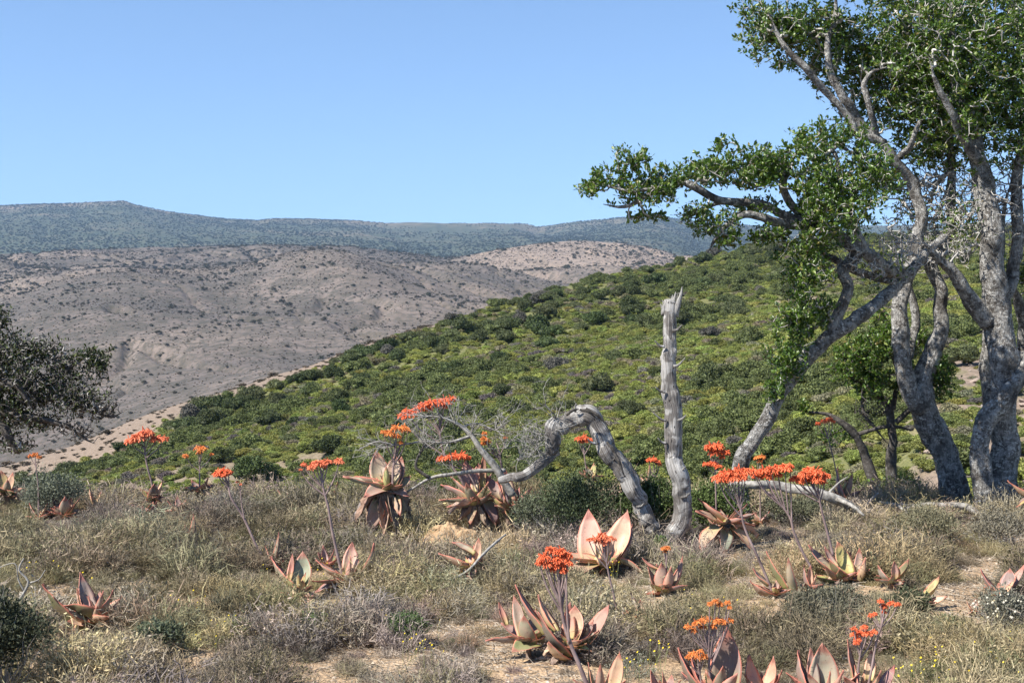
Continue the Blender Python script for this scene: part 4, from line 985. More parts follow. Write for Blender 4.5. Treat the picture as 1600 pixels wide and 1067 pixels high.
root = log('crooked dead twig rising at the lower left corner', [(-10, 975, 8.0, 3), (15, 955, 8.0, 3.2), (35, 930, 8.0, 3), (45, 908, 8.0, 2.6), (30, 890, 8.0, 2.2), (38, 872, 8.0, 1.5)], 81, [[(38, 925, 8, 2), (28, 905, 8, 1.6), (22, 880, 8, 1.2), (-10, 890, 8, 1)], [(45, 910, 8, 2), (60, 905, 8, 1.5), (70, 890, 8, .8)]], 'twig', 'dead_twig', 'bleached', 7)
# ------------------------------------------------------------------ aloes
def aloe_leaf_mesh(bow, cup, rec, seed, dry=False):
    """unit leaf: base at the origin, tip at z = 1, width along x, upper face towards +y"""
    nv, nu = 15, 7
    v = np.linspace(0, 1, nv); u = np.linspace(-1, 1, nu)
    wv = np.interp(v, [0, .08, .22, .38, .55, .72, .86, .95, 1], [.34, .40, .475, .5, .455, .33, .175, .065, .006])
    cy = -bow * np.sin(math.pi * v) + rec * (v ** 3 - v)
    U, Vv = np.meshgrid(u, v)
    X = U * wv[:, None]
    Yc = cy[:, None] + cup * (U ** 2) * (wv[:, None] / .5) * (1 - 0.5 * Vv)
    th = 0.055 * (1 - 0.55 * Vv) * (1 - U ** 2) + 0.006
    nz = fbm(np.stack([U * 1.2 + seed * 5, Vv * 4 + seed * 3], -1), 3, seed)
    amp = 0.14 if dry else 0.06
    X = X + amp * 0.5 * fbm(np.stack([Vv * 3 + seed, U * 0 + seed], -1), 2, seed + 4) * Vv * (1 if not dry else 2)
    Yc = Yc + amp * nz * (0.3 + Vv) + (0.10 if dry else 0.0) * fbm(np.stack([U * 2.4 + seed, Vv * 9], -1), 2, seed + 9)
    Z = np.repeat(v[:, None], nu, 1) + (0.05 if dry else 0.0) * nz
    top = np.stack([X, Yc + th * .35, Z], -1).reshape(-1, 3); bot = np.stack([X, Yc - th * .65, Z], -1).reshape(-1, 3)
    i = np.arange(nv - 1)[:, None] * nu; j = np.arange(nu - 1)[None]
    q = np.stack([i + j, i + j + 1, i + nu + j + 1, i + nu + j], -1).reshape(-1, 4)
    n = nv * nu
    e = []
    for k in range(nv - 1):
        a = k * nu; e.append([a, a + nu, n + a + nu, n + a]); b = a + nu - 1; e.append([b + nu, b, n + b, n + b + nu])
    for k in range(nu - 1):
        e.append([k + 1, k, n + k, n + k + 1]); b = (nv - 1) * nu; e.append([b + k, b + k + 1, n + b + k + 1, n + b + k])
    uv = np.stack([(U + 1) / 2, Vv], -1).reshape(-1, 2)
    return mk_mesh('aloe_leaf', np.concatenate([top, bot]), np.concatenate([q[:, ::-1], q + n, np.array(e)[:, ::-1]]), None, MAT['aloe_dry' if dry else 'aloe_leaf'], uv=np.concatenate([uv, uv]))
LEAF = {k: [aloe_leaf_mesh(b, c_, r_, s_ + 10 * q) for q, (b, c_, r_, s_) in enumerate(v)] for k, v in {
    'in': [(0.12, 0.22, 0.0, 1), (0.16, 0.26, 0.05, 2), (0.10, 0.20, -0.1, 3), (0.14, 0.3, 0.08, 4)],
    'st': [(0.04, 0.22, 0.0, 5), (0.07, 0.28, -0.06, 6), (0.05, 0.18, 0.06, 7), (0.03, 0.26, -.12, 8)],
    'out': [(-0.08, 0.16, 0.0, 9), (-0.12, 0.2, 0.0, 10), (-0.06, 0.14, -0.1, 11)]}.items()}
DRY = [aloe_leaf_mesh(b, c_, r_, s_, True) for b, c_, r_, s_ in [(0.1, 0.3, 0.1, 21), (-0.12, 0.4, -0.1, 22), (0.05, 0.5, 0.2, 23), (-0.2, 0.3, 0.0, 24)]]
LC = {'p': (.40, .275, .21), 's': (.50, .31, .21), 'g': (.27, .265, .185), 'o': (.155, .15, .06), 'y': (.42, .385, .14), 'd': (.27, .185, .165), 't': (.52, .375, .235), 'r': (.33, .135, .095), 'k': (.24, .20, .14)}
DEP = {'b': .5, 'B': .9, 'f': -.5, 'F': -.9, 'm': .12, 'n': -.12}

def raceme_mesh(seed, n=64, dense=1.0):
    """round head of drooping tubular flowers, about one unit across, on a short axis"""
    g = np.random.default_rng(seed); mb = MB()
    V, Q, T = tube([(0, 0, -.12), (0, 0, .05), (0, 0, .18)], [.035, .03, .02], 5); mb.add(V, Q, T)
    for k in range(n):
        t = (k + .5) / n
        ph = k * 2.39996 + g.normal() * .25
        el = math.radians(78 - 92 * t ** .8 + g.normal() * 7)
        o_ = np.array([math.cos(ph) * math.cos(el), math.sin(ph) * math.cos(el), math.sin(el)])
        r_ = .27 * (1 + .12 * g.normal()); b = np.array([0, 0, .02]) + o_ * np.array([r_ * 1.05, r_ * 1.05, r_ * .8])
        d_ = unit(o_ * np.array([.62, .62, .1]) + np.array([0, 0, -.85 + .7 * (1 - t) ** 2]) + .18 * g.normal(size=3))
        L = .27 * g.uniform(.7, 1.15)
        pts = [np.array([0, 0, .02]) + o_ * .05, b, b + d_ * L * .35, b + d_ * L * .75, b + d_ * L]
        V, Q, T = tube(pts, [.010, .020, .036, .030, .038], 5, None, cap=False)
        mb.add(V, Q)
    return mb.mesh('flower_head', MAT['flower'])
RAC = [raceme_mesh(900 + k, 74 + 6 * k) for k in range(4)]
SPARSE = [raceme_mesh(920 + k, 20) for k in range(2)]
FC = {'c': (.88, .185, .075), 'o': (.80, .25, .07), 'l': (.88, .24, .12)}
BUD = MAT['stalk']
ALOES = []
arng = np.random.default_rng(77)
def set_local(o, X, Y, Z, loc):
    m_ = Matrix.Identity(4)
    for r_ in range(3):
        m_[r_][0] = X[r_]; m_[r_][1] = Y[r_]; m_[r_][2] = Z[r_]; m_[r_][3] = loc[r_]
    o.matrix_local = m_
def put_leaf(root, b, tip, width, color, dry=False, axis=(0, 0, 1.0), shape=None, twist=0.0):
    g = arng; D = tip - b; L = np.linalg.norm(D); D = D / L
    A = np.array(axis) + 0.04 * g.normal(size=3)
    N = A - np.dot(A, D) * D
    if np.linalg.norm(N) < 0.12: N = np.array([0, -1.0, 0]) - np.dot([0, -1.0, 0], D) * D
    N = unit(N); S = np.cross(N, D)
    a = g.normal() * .28 + twist; N, S = N * math.cos(a) + S * math.sin(a), S * math.cos(a) - N * math.sin(a)
    if dry: me = DRY[g.integers(0, 4)]
    else:
        k = shape or ('in' if D[2] > .5 else ('st' if D[2] > .0 else 'out'))
        me = LEAF[k][g.integers(0, len(LEAF[k]))]
    o = link('dry_leaf' if dry else 'leaf', me, root)
    set_local(o, S * width, N * (0.5 * L + .5 * width), D * L, b - np.array(root.location))
    c_ = np.array(color) * np.clip(1 + .17 * g.normal(), .6, 1.4) * (1 + .06 * g.normal(size=3))
    o.color = (*np.clip(c_, .01, .9), 1)
    return o
def aloe(label, c, by, leaves, stalks=(), dry=(), stem=None, d=None, fill=7, wmul=1.17):
    cx, cy = c
    d = d or float(GD(by)); s_ = d / F
    C = P(cx, cy, d)
    root = thing('aloe', (C[0], d, hz1(C[0], d)), label, 'aloe')
    off = np.array(root.location)
    ALOES.append((C[0], d, 0.0))
    mean = []
    for lf in leaves:
        tx, ty, dz, w_, cc = lf[:5]
        bx_, by_ = lf[5] if len(lf) > 5 else (cx, cy)
        Lp = math.hypot(tx - bx_, ty - by_) * s_
        dep = (DEP[dz] if isinstance(dz, str) else dz) * max(Lp, 12 * s_)
        tip = P(tx, ty, d + dep); b = P(bx_, by_, d + 0.06 * dep)
        v_ = tip - b
        if arng.uniform() < .22: cc = 'pgkoydst'[arng.integers(0, 8)]
        put_leaf(root, b - v_ * 0.04, tip, w_ * s_ * 1.12 * wmul, LC[cc])
        mean.append(np.linalg.norm(v_))
    ml = float(np.mean(mean)) if mean else .1
    for k in range(fill):
        a = arng.uniform(-.25, 1.25) * math.pi if k < fill - 2 else arng.uniform(1.2, 1.8) * math.pi
        v_ = np.array([math.cos(a), math.sin(a), arng.uniform(.15, .9)]) * ml * arng.uniform(.5, .85)
        put_leaf(root, C + [0, .01, 0], C + v_, ml * arng.uniform(.34, .46), LC['pdgkosy'[arng.integers(0, 7)]])
    for k, (tx, ty, dz, w_) in enumerate(dry):
        Lp = math.hypot(tx - cx, ty - cy) * s_
        put_leaf(root, P(cx, cy, d) + [0, 0, -.01], P(tx, ty, d + (DEP[dz] if isinstance(dz, str) else dz) * Lp), w_ * s_ * 1.15, (.40, .27, .19) if k % 2 else (.33, .25, .20), True)
    for k in range(3 if fill > 2 else 0):
        a = arng.uniform(0, 2) * math.pi
        v_ = np.array([math.cos(a), math.sin(a), arng.uniform(-.35, .05)]) * ml * arng.uniform(.5, .8)
        v_[2] = max(v_[2], off[2] - C[2] + .015)
        put_leaf(root, C, C + v_, ml * .3, [(.36, .25, .17), (.24, .18, .14), (.45, .32, .22)][k], True)
    # short stem under the rosette
    zb = off[2] - .03
    V, Q, T = tube([(C[0], d, zb), (C[0], d, C[2] + .015)], [(stem or 4) * s_ * 1.1, (stem or 4) * s_], 10, .02, .3, 3)
    link('stem', mk_mesh('stem', V - off, Q, T, MAT['aloe_dry']), root).color = (.22, .16, .12, 1)
    for sk in stalks:
        main, r0, fl, fc = sk
        pts = np.array([P(a, b, d - .02) for a, b in main])
        pts[1:, 1] += arng.normal(size=len(pts) - 1) * .01
        rad = np.linspace(r0, r0 * .55, len(pts)) * s_ * .84
        mb = MB(); V, Q, T = tube(pts, rad, 8, .02, .06, 2); mb.add(V, Q, T)
        cp, cr = catmull(pts, rad, .02)
        heads = []
        for (hx, hy, w_) in fl:
            dd = d - .02 + arng.normal() * w_ * .35 * s_
            h = P(hx, hy + w_ * .12, dd)
            dl = np.linalg.norm(cp - h, axis=1)
            k0 = int(np.argmin(dl)); lo = max(0, min(k0, len(cp) - 1) - int(arng.uniform(.8, 1.25) * dl[k0] / .02) - 2)
            q0 = cp[lo]; mid = q0 * .45 + h * .55; mid = mid + np.array([(h - q0)[0] * .10, 0, -.05 * np.linalg.norm(h - q0)])
            hb = h - [0, 0, w_ * .1 * s_]
            V, Q, T = tube([q0, mid, hb, h], [cr[lo] * .8, cr[lo] * .55 + .0006, .0028, .002], 6, .012); mb.add(V, Q, T)
            heads.append((h, w_ * s_))
        so = link('flower_stalk', mb.mesh('flower_stalk', MAT['stalk'], off), root)
        for h, w_ in heads:
            pool = RAC if fc != 'o' or arng.uniform() < .5 else RAC + SPARSE
            fo = link('flower_head', pool[arng.integers(0, len(pool))], so)
            a = arng.uniform(0, 6.28); kx = w_ * 1.32 * arng.uniform(.92, 1.12); kz = w_ * 1.35 * arng.uniform(.85, 1.1)
            fo.matrix_local = Matrix.Translation(Vector(h - off)) @ Matrix.Rotation(a, 4, 'Z') @ Matrix.Rotation(arng.normal() * .15, 4, 'X') @ Matrix.Diagonal((kx, kx, kz, 1))
            fo.color = (*(np.array(FC[fc]) * arng.uniform(.88, 1.1)), 1)
    return root

aloe('pale yellow-green aloe cut by the left edge above the stony patch', (10, 772), 790, [(2, 734, 'b', 17, 'y'), (20, 737, 'm', 14, 't'), (-18, 742, 'b', 15, 'y'), (-24, 768, 'm', 14, 'g'), (26, 775, 'f', 14, 'o'), (12, 748, 'f', 10, 'y'), (40, 762, 'm', 6, 'r'), (-8, 780, 'f', 12, 'o')])
aloe('aloe with two broad pink upright leaves on the left, by the grey-green bush', (102, 808), 815, [(82, 774, 'b', 13, 'd'), (101, 775, 'f', 15, 'g'), (112, 776, 'b', 10, 'r'), (125, 778, 'm', 15, 's'), (126, 806, 'f', 9, 'd'), (70, 798, 'm', 8, 'k'), (84, 790, 'f', 12, 'p'), (116, 788, 'f', 9, 'o')], dry=[(70, 812, 'f', 12), (92, 820, 'f', 14)])
aloe('green aloe with a tall double coral flower near the left tree', (240, 782), 795, [(219, 763, 'm', 11, 'y'), (254, 749, 'b', 8, 't'), (240, 755, 'f', 15, 'k'), (228, 768, 'f', 10, 'o'), (222, 785, 'f', 11, 'd'), (250, 772, 'f', 9, 'd')],
     stalks=[([(240, 778), (236, 752), (230, 728), (226, 705), (225, 688)], 2.2, [(215, 682, 19), (224, 676, 19), (233, 675, 15), (203, 687, 15), (244, 684, 16), (256, 684, 13)], 'l')])
aloe('low red-brown aloe with a broad dark olive leaf, below the double-flowered green aloe', (232, 806), 812, [(184, 792, 'm', 9, 'r'), (197, 786, 'b', 9, 'd'), (208, 788, 'f', 22, 'o'), (245, 782, 'f', 15, 'd'), (221, 790, 'b', 12, 's'), (252, 800, 'f', 10, 'r'), (238, 792, 'm', 9, 's')])
aloe('withered pinkish aloe of thin grey leaves beside the red-brown aloe', (280, 800), 808, [(262, 782, 'm', 9, 'p'), (277, 774, 'b', 8, 'd'), (291, 779, 'm', 9, 'k'), (297, 806, 'f', 10, 'p'), (258, 798, 'f', 9, 'd'), (284, 785, 'f', 8, 'p')], dry=[(268, 812, 'f', 9), (296, 790, 'm', 8)])
aloe('dark red aloe with drying leaves and a small orange flower on the scrub skyline', (312, 768), 790, [(289, 762, 'n', 13, 'r'), (325, 746, 'n', 17, 'r'), (299, 749, 'b', 11, 'd'), (338, 758, 'b', 9, 'd')], dry=[(345, 772, 'm', 12), (312, 786, 'f', 8), (337, 788, 'f', 8), (328, 764, 'n', 10), (346, 780, 'f', 10)],
     stalks=[([(312, 766), (312, 745), (312, 730), (313, 710)], 1.8, [(308, 699, 11), (316, 700, 11), (311, 706, 8), (290, 711, 8), (331, 709, 6)], 'o')])
aloe('small aloe with a broad tan leaf and a dark spear leaf, in dry scrub', (300, 848), 852, [(302, 803, 'm', 9, 'd'), (289, 818, 'b', 9, 'd'), (277, 832, 'f', 22, 't'), (313, 834, 'm', 10, 'o'), (292, 840, 'f', 14, 't')])
aloe('lone aloe at the lower left with one long curved leaf reaching left', (146, 972), 985, [(67, 911, -.15, 17, 'd', (128, 984)), (99, 946, -.3, 30, 'o', (150, 968)), (126, 893, 'b', 22, 'd'), (121, 918, 'b', 20, 'p'), (161, 922, 'n', 11, 's'), (177, 921, 'm', 12, 'p'), (157, 922, 'B', 16, 'p'), (180, 944, 'b', 15, 'k'), (138, 930, 'm', 10, 'p'), (112, 985, 'f', 14, 'p'), (152, 945, 'f', 9, 'y')])
aloe('pink aloe with a yellow heart, left one of the pair in the scrub', (470, 925), 938, [(473, 860, 'b', 25, 's', (471, 918)), (424, 868, 'b', 17, 'k', (455, 915)), (457, 864, 'b', 8, 'r', (453, 905)), (424, 927, 'f', 18, 's', (452, 935)), (478, 948, 'F', 26, 's', (470, 928)), (466, 896, 'f', 7, 'y'), (478, 893, 'm', 9, 's'), (487, 914, 'f', 14, 's'), (473, 905, 'f', 10, 'y'), (448, 925, 'm', 12, 't')])
aloe('pink aloe with pointed leaves and a branched orange flower, right one of the pair', (542, 912), 925, [(550, 846, 'b', 21, 's', (546, 903)), (494, 873, 'm', 27, 'p', (537, 905)), (487, 908, 'f', 12, 's', (535, 908)), (584, 848, 'n', 19, 'p', (570, 905)), (560, 876, 'm', 13, 'k', (550, 910)), (548, 868, 'f', 8, 's'), (492, 925, 'f', 18, 's', (535, 915)), (548, 928, 'F', 14, 'o'), (524, 890, 'n', 14, 'y'), (536, 885, 'f', 7, 'y'), (566, 905, 'n', 11, 'o')],
     stalks=[([(537, 905), (527, 865), (519, 828), (513, 792), (505, 762), (501, 735)], 3.2, [(500, 723, 15), (487, 728, 13), (512, 720, 14), (506, 726, 11), (494, 722, 12), (530, 719, 13), (475, 725, 8), (470, 733, 5)], 'l')])
aloe('small grey aloe half hidden behind the flowering aloe of the pair', (510, 885), 895, [(505, 851, 'b', 10, 'd'), (522, 858, 'm', 9, 'd'), (497, 862, 'm', 9, 'd'), (526, 872, 'f', 10, 'r')])
aloe('small aloe at the foot of a long slanting stalk with one coral flower', (428, 886), 895, [(415, 852, 'm', 9, 'p'), (435, 831, 'm', 9, 'd'), (446, 862, 'b', 9, 'd'), (418, 880, 'f', 8, 't'), (440, 872, 'n', 7, 'o')],
     stalks=[([(416, 882), (398, 845), (380, 808), (362, 778), (356, 757), (352, 745)], 2.8, [(340, 738, 12), (349, 734, 13), (357, 736, 11), (345, 740, 12), (352, 740, 10)], 'c'), ([(382, 812), (378, 790), (376, 770), (374, 757)], 1.4, [(371, 752, 5), (376, 756, 4)], 'l')])
aloe('small aloe with curved pale leaves behind the branched orange flower', (516, 786), 800, [(527, 751, 'n', 8, 't'), (513, 757, 'n', 9, 's'), (504, 764, 'm', 8, 'k'), (524, 772, 'f', 8, 'd')])
aloe('big old aloe with a skirt of dead leaves and wide grey-green rosette', (604, 768), 842, [(536, 743, -.1, 24, 'g', (598, 764)), (546, 746, .35, 18, 'p', (598, 760)), (588, 703, 'b', 25, 'k', (596, 756)), (603, 726, 'n', 10, 'y'), (618, 710, 'b', 20, 'd', (612, 755)), (628, 712, 'b', 16, 'd', (618, 758)), (642, 742, 'b', 20, 'g', (616, 762)), (568, 777, -.8, 22, 'g', (606, 764)), (622, 756, 'f', 12, 'y', (606, 768)), (640, 776, -.4, 20, 'd'), (594, 742, 'm', 11, 'y')],
     dry=[(562, 800, 'n', 14), (554, 815, 'f', 13), (547, 818, 'm', 8), (636, 830, 'm', 18), (645, 815, 'b', 16), (600, 838, 'f', 15), (618, 842, 'f', 13), (585, 838, 'n', 14), (630, 842, 'n', 14), (566, 790, 'f', 12), (640, 842, 'm', 10), (575, 842, 'm', 12)],
     stem=15, stalks=[([(613, 760), (614, 735), (617, 712), (616, 692)], 2.6, [(620, 668, 17), (608, 675, 14), (632, 668, 14), (599, 674, 8), (620, 680, 11), (626, 690, 8), (638, 672, 8)], 'o')])
oldaloe = bpy.data.objects['aloe.0%02d' % (len(ALOES) - 1)] if len(ALOES) > 1 else None
dO = float(GD(842)); oOff = np.array(oldaloe.location)
for (a, b, tx, ty, dz, w_, c_) in [(592, 780, 577, 832, -.12, 27, 't'), (618, 775, 626, 806, -.2, 15, 's'), (606, 780, 612, 815, -.16, 24, 'd'), (600, 800, 596, 826, -.14, 10, 's')]:
    put_leaf(oldaloe, P(a, b, dO - .05), P(tx, ty, dO + dz), w_ * dO / F, LC[c_], axis=(0, -1, .2), shape='out')
aloe('large pink-grey aloe of tall leaves above the sand mound, left of a clump of two', (742, 790), 828, [(704, 744, 'm', 21, 'p', (736, 778)), (689, 756, 'b', 14, 'd', (730, 780)), (686, 781, 'm', 15, 'k', (735, 785)), (698, 791, 'f', 14, 'g', (738, 790)), (727, 719, 'b', 23, 'p', (738, 768)), (748, 722, 'b', 20, 'p', (748, 770)), (756, 708, 'm', 9, 'r', (754, 758)), (728, 753, 'f', 18, 'k'), (763, 752, 'n', 10, 'r'), (750, 780, 'f', 12, 'o'), (775, 822, -.4, 20, 'd', (758, 785)), (735, 820, 'f', 16, 'd'), (720, 765, 'm', 14, 'g'), (768, 740, 'B', 15, 'd')],
     dry=[(700, 802, 'f', 14), (716, 812, 'f', 12), (768, 830, 'f', 12), (784, 826, 'n', 10)], stem=9,
     stalks=[([(732, 775), (720, 748), (704, 725), (692, 705), (688, 680), (686, 645)], 2.8, [(640, 645, 17), (629, 648, 13), (652, 638, 14), (662, 633, 17), (673, 629, 17), (684, 627, 17), (695, 625, 17), (706, 622, 13), (668, 638, 12), (692, 633, 12), (634, 641, 11)], 'c'),
             ([(748, 770), (735, 745), (722, 728), (712, 718)], 1.8, [(690, 715, 13), (702, 713, 11), (712, 711, 14), (722, 711, 14), (729, 714, 10), (686, 717, 8)], 'c')])
aloe('large dusky pink aloe beside the dead branch, right of a clump of two', (797, 798), 830, [(789, 733, 'b', 18, 'p', (795, 785)), (806, 763, 'n', 8, 'r', (804, 792)), (760, 742, 'b', 18, 'd', (785, 780)), (812, 760, 'b', 13, 'd'), (831, 760, 'm', 11, 'r'), (836, 786, 'n', 12, 'r'), (773, 789, 'f', 14, 'p'), (802, 824, 'F', 20, 'o'), (818, 808, 'f', 18, 'g'), (778, 750, 'm', 12, 'p'), (824, 776, 'm', 14, 'p')],
     dry=[(810, 828, 'f', 10), (832, 800, 'm', 9)], stem=7, stalks=[([(795, 792), (789, 760), (784, 730), (780, 706), (776, 692)], 2.4, [(757, 684, 11), (763, 689, 11), (755, 692, 9), (757, 676, 7), (790, 683, 6)], 'o')])
aloe('pink aloe with a yellow heart crossed by a pale stick, below the sand mound', (735, 888), 905, [(685, 864, 'm', 20, 's', (730, 890)), (706, 847, 'b', 13, 'd', (738, 866)), (748, 839, 'm', 12, 'p', (745, 880)), (728, 868, 'n', 14, 'y'), (664, 892, 'm', 11, 'd', (720, 895)), (678, 901, 'f', 12, 's', (715, 905)), (758, 862, 'n', 15, 'k'), (738, 906, 'F', 14, 's'), (740, 850, 'b', 14, 'p'), (742, 876, 'f', 7, 'y')])
aloe('big salmon aloe with two huge pointed leaves in front of the dead tree', (942, 886), 905, [(919, 795, 'b', 33, 's', (926, 880)), (981, 796, 'b', 33, 's', (954, 880)), (988, 818, 'B', 16, 'p', (968, 878)), (879, 866, 'm', 15, 's', (930, 878)), (886, 905, 'f', 26, 's', (930, 882)), (882, 884, 'm', 20, 's', (932, 880)), (1010, 902, 'n', 10, 'k', (958, 875)), (944, 856, 'f', 14, 'o', (943, 890)), (930, 850, 'm', 10, 'k'), (955, 862, 'f', 9, 'y'), (920, 912, 'f', 16, 'o')])
aloe('low pink aloe among scrub below the big salmon aloe, with a lone thin flower stalk', (985, 968), 978, [(985, 924, 'b', 8, 'd', (995, 955)), (1002, 934, 'm', 10, 'p', (1000, 965)), (960, 944, 'm', 12, 'p'), (975, 948, 'n', 8, 'r'), (1010, 958, 'f', 10, 'd')],
     stalks=[([(967, 968), (959, 930), (953, 905), (947, 875), (943, 855)], 2.4, [(940, 836, 15), (928, 841, 13), (951, 840, 13), (935, 844, 11), (946, 846, 11), (920, 842, 7), (960, 842, 6)], 'l')])
aloe('aloe at the bottom edge sending a thick curved stalk up to a round coral flower', (938, 1092), 1100, [(919, 1034, 'm', 17, 's', (925, 1085)), (938, 1035, 'f', 12, 's'), (968, 1017, 'm', 22, 'p', (960, 1085)), (950, 1052, 'n', 20, 'k'), (910, 1070, 'f', 18, 'p'), (985, 1072, 'f', 18, 'p')],
     stalks=[([(925, 1090), (908, 1045), (893, 1010), (882, 975), (876, 940), (873, 905)], 4.6, [(850, 870, 17), (862, 858, 18), (876, 860, 17), (888, 866, 14), (870, 872, 18), (856, 880, 16), (874, 882, 18), (888, 878, 13), (843, 878, 11), (864, 888, 13), (881, 890, 11)], 'c'), ([(890, 1005), (886, 960), (885, 920), (884, 900)], 2.4, [(884, 872, 14), (878, 868, 12)], 'c')])
aloe('red-edged aloe spreading left with a broad olive leaf, left of a touching pair', (826, 1006), 1032, [(758, 1001, -.2, 18, 'd', (815, 1005)), (783, 972, 'b', 25, 'd', (818, 1000)), (802, 928, 'b', 15, 'p', (818, 992)), (818, 960, -.25, 24, 'k', (826, 1008)), (845, 980, 'm', 18, 'o'), (800, 1018, 'F', 30, 'o', (836, 1006)), (779, 940, 'b', 9, 'r', (790, 975)), (812, 975, 'n', 9, 's'), (838, 950, 'B', 15, 'p')])
aloe('broad red-edged aloe with wide mauve leaves, right of a touching pair', (890, 1012), 1036, [(806, 912, .25, 13, 'd', (848, 988)), (841, 928, 'b', 14, 'd', (865, 985)), (842, 954, -.35, 34, 'd', (880, 1022)), (891, 940, 'b', 17, 'r', (888, 995)), (898, 944, .35, 32, 's', (896, 1002)), (927, 968, .2, 20, 'd', (908, 1005)), (952, 944, .2, 24, 's', (920, 1002)), (936, 985, -.2, 16, 's'), (858, 1000, 'F', 30, 's', (880, 1030)), (876, 990, 'f', 12, 'y'), (925, 1018, 'f', 16, 's'), (905, 985, 'n', 9, 's')], dry=[(858, 1042, 'f', 14), (848, 1022, 'f', 12)])
aloe('aloe of cupped pink leaves with one small budding stalk, right of the big salmon aloe', (1038, 926), 935, [(1012, 885, 'm', 15, 'r', (1028, 928)), (1034, 878, -.2, 20, 'p', (1034, 930)), (1048, 884, -.35, 15, 's', (1042, 930)), (1066, 868, 'm', 12, 'p', (1052, 920)), (1058, 888, 'n', 14, 's'), (1004, 871, 'b', 9, 'r', (1026, 890)), (1026, 880, 'b', 16, 's'), (1074, 915, 'f', 10, 'd'), (1010, 928, 'f', 10, 'r')],
     stalks=[([(1048, 960), (1045, 925), (1042, 895), (1040, 866)], 2.2, [(1037, 856, 8), (1043, 855, 8), (1040, 860, 7)], 'o')])
aloe('wide pink and green aloe with drooping leaves right of the dead tree', (1135, 820), 862, [(1090, 778, 'm', 20, 's', (1128, 812)), (1087, 797, -.2, 23, 'p', (1128, 818)), (1168, 787, 'm', 17, 'p', (1142, 815)), (1182, 800, 'b', 14, 'd', (1145, 818)), (1150, 795, 'n', 13, 'o', (1136, 818)), (1132, 808, 'f', 10, 'y'), (1094, 862, -.5, 28, 's', (1124, 824)), (1130, 868, -.6, 19, 'g', (1132, 824)), (1174, 860, -.4, 22, 's', (1142, 824)), (1152, 826, 'F', 15, 'p'), (1180, 822, 'm', 14, 'r'), (1112, 790, 'b', 18, 'k')], dry=[(1105, 848, 'n', 12), (1185, 838, 'm', 10)], stem=8)
aloe('aloe hidden behind the green bush with three coral flowers beside the dead tree', (1120, 826), 815, [(1100, 800, 'm', 10, 'p'), (1138, 803, 'm', 10, 'd'), (1120, 798, 'b', 10, 'k')],
     stalks=[([(1120, 824), (1119, 785), (1118, 752), (1117, 735), (1117, 715)], 1.9, [(1111, 697, 15), (1121, 696, 15), (1116, 704, 15), (1126, 702, 10), (1133, 706, 13), (1128, 713, 9), (1104, 724, 11), (1114, 723, 11), (1123, 728, 10), (1107, 700, 10)], 'c')], d=11.7)
aloe('aloe hidden behind the fallen log showing a small orange flower', (1188, 818), 815, [(1175, 796, 'm', 9, 'p'), (1203, 798, 'm', 9, 'd')], stalks=[([(1188, 815), (1188, 785), (1187, 755), (1187, 728)], 1.6, [(1183, 714, 9), (1191, 713, 9), (1187, 719, 8)], 'o')], d=12.6)
aloe('aloe of tan folded leaves sending a stalk up to the long coral flower row', (1210, 930), 938, [(1177, 887, 'b', 19, 'd', (1200, 915)), (1172, 906, -.2, 27, 's', (1205, 932)), (1198, 860, 'm', 12, 'p', (1224, 918)), (1232, 870, -.1, 13, 'k', (1238, 930)), (1217, 898, 'm', 9, 'd'), (1222, 915, 'f', 12, 'o'), (1190, 930, 'f', 20, 's'), (1228, 905, 'b', 12, 'p')],
     stalks=[([(1207, 925), (1192, 888), (1178, 858), (1165, 828), (1158, 800), (1154, 760)], 3.0, [(1122, 745, 17), (1132, 740, 18), (1143, 737, 18), (1154, 736, 18), (1165, 735, 18), (1128, 748, 14), (1148, 745, 15), (1160, 744, 14), (1138, 747, 13)], 'c')])
aloe('grey-mauve aloe with a ring of broad leaves sending up two coral flowers', (1312, 908), 918, [(1264, 850, .4, 23, 'd', (1300, 895)), (1309, 845, .4, 20, 'p', (1325, 895)), (1289, 853, 'b', 11, 'd', (1305, 885)), (1343, 855, 'm', 11, 'p', (1340, 898)), (1296, 871, -.2, 25, 'g', (1320, 905)), (1352, 870, 'n', 12, 's', (1344, 908)), (1272, 900, 'f', 22, 'y', (1305, 912)), (1335, 895, 'f', 14, 's'), (1330, 860, 'b', 12, 'r'), (1285, 885, 'm', 14, 'd'), (1360, 890, 'm', 12, 'd')],
     stalks=[([(1268, 888), (1252, 858), (1240, 830), (1234, 808), (1217, 785), (1200, 768)], 2.8, [(1183, 740, 17), (1194, 735, 18), (1205, 732, 18), (1216, 730, 18), (1227, 729, 16), (1235, 727, 11), (1200, 743, 14), (1216, 740, 13), (1177, 735, 14)], 'c'),
             ([(1302, 868), (1294, 835), (1286, 805), (1279, 778), (1268, 755)], 2.8, [(1245, 746, 15), (1256, 739, 17), (1266, 733, 17), (1278, 736, 17), (1289, 742, 15), (1264, 746, 17), (1276, 747, 15), (1251, 750, 12), (1284, 750, 12), (1270, 740, 15), (1237, 748, 9)], 'c')])
aloe('slim pink aloe squeezed between the tan folded aloe and the grey-mauve ring aloe', (1264, 922), 930, [(1257, 882, 'm', 9, 'd'), (1267, 882, 'm', 9, 's'), (1276, 896, 'n', 8, 's'), (1258, 930, 'F', 8, 's'), (1284, 912, 'f', 9, 'r')], fill=2)
aloe('olive-green aloe with curled red-edged leaves left of the bare sand', (1392, 912), 925, [(1420, 872, 'n', 15, 'o', (1402, 905)), (1397, 876, 'm', 12, 'p', (1398, 905)), (1372, 882, 'n', 19, 'g', (1385, 910)), (1414, 908, 'f', 11, 'y'), (1412, 888, 'b', 16, 'o'), (1402, 925, 'f', 9, 'd'), (1366, 905, 'f', 13, 'o')])
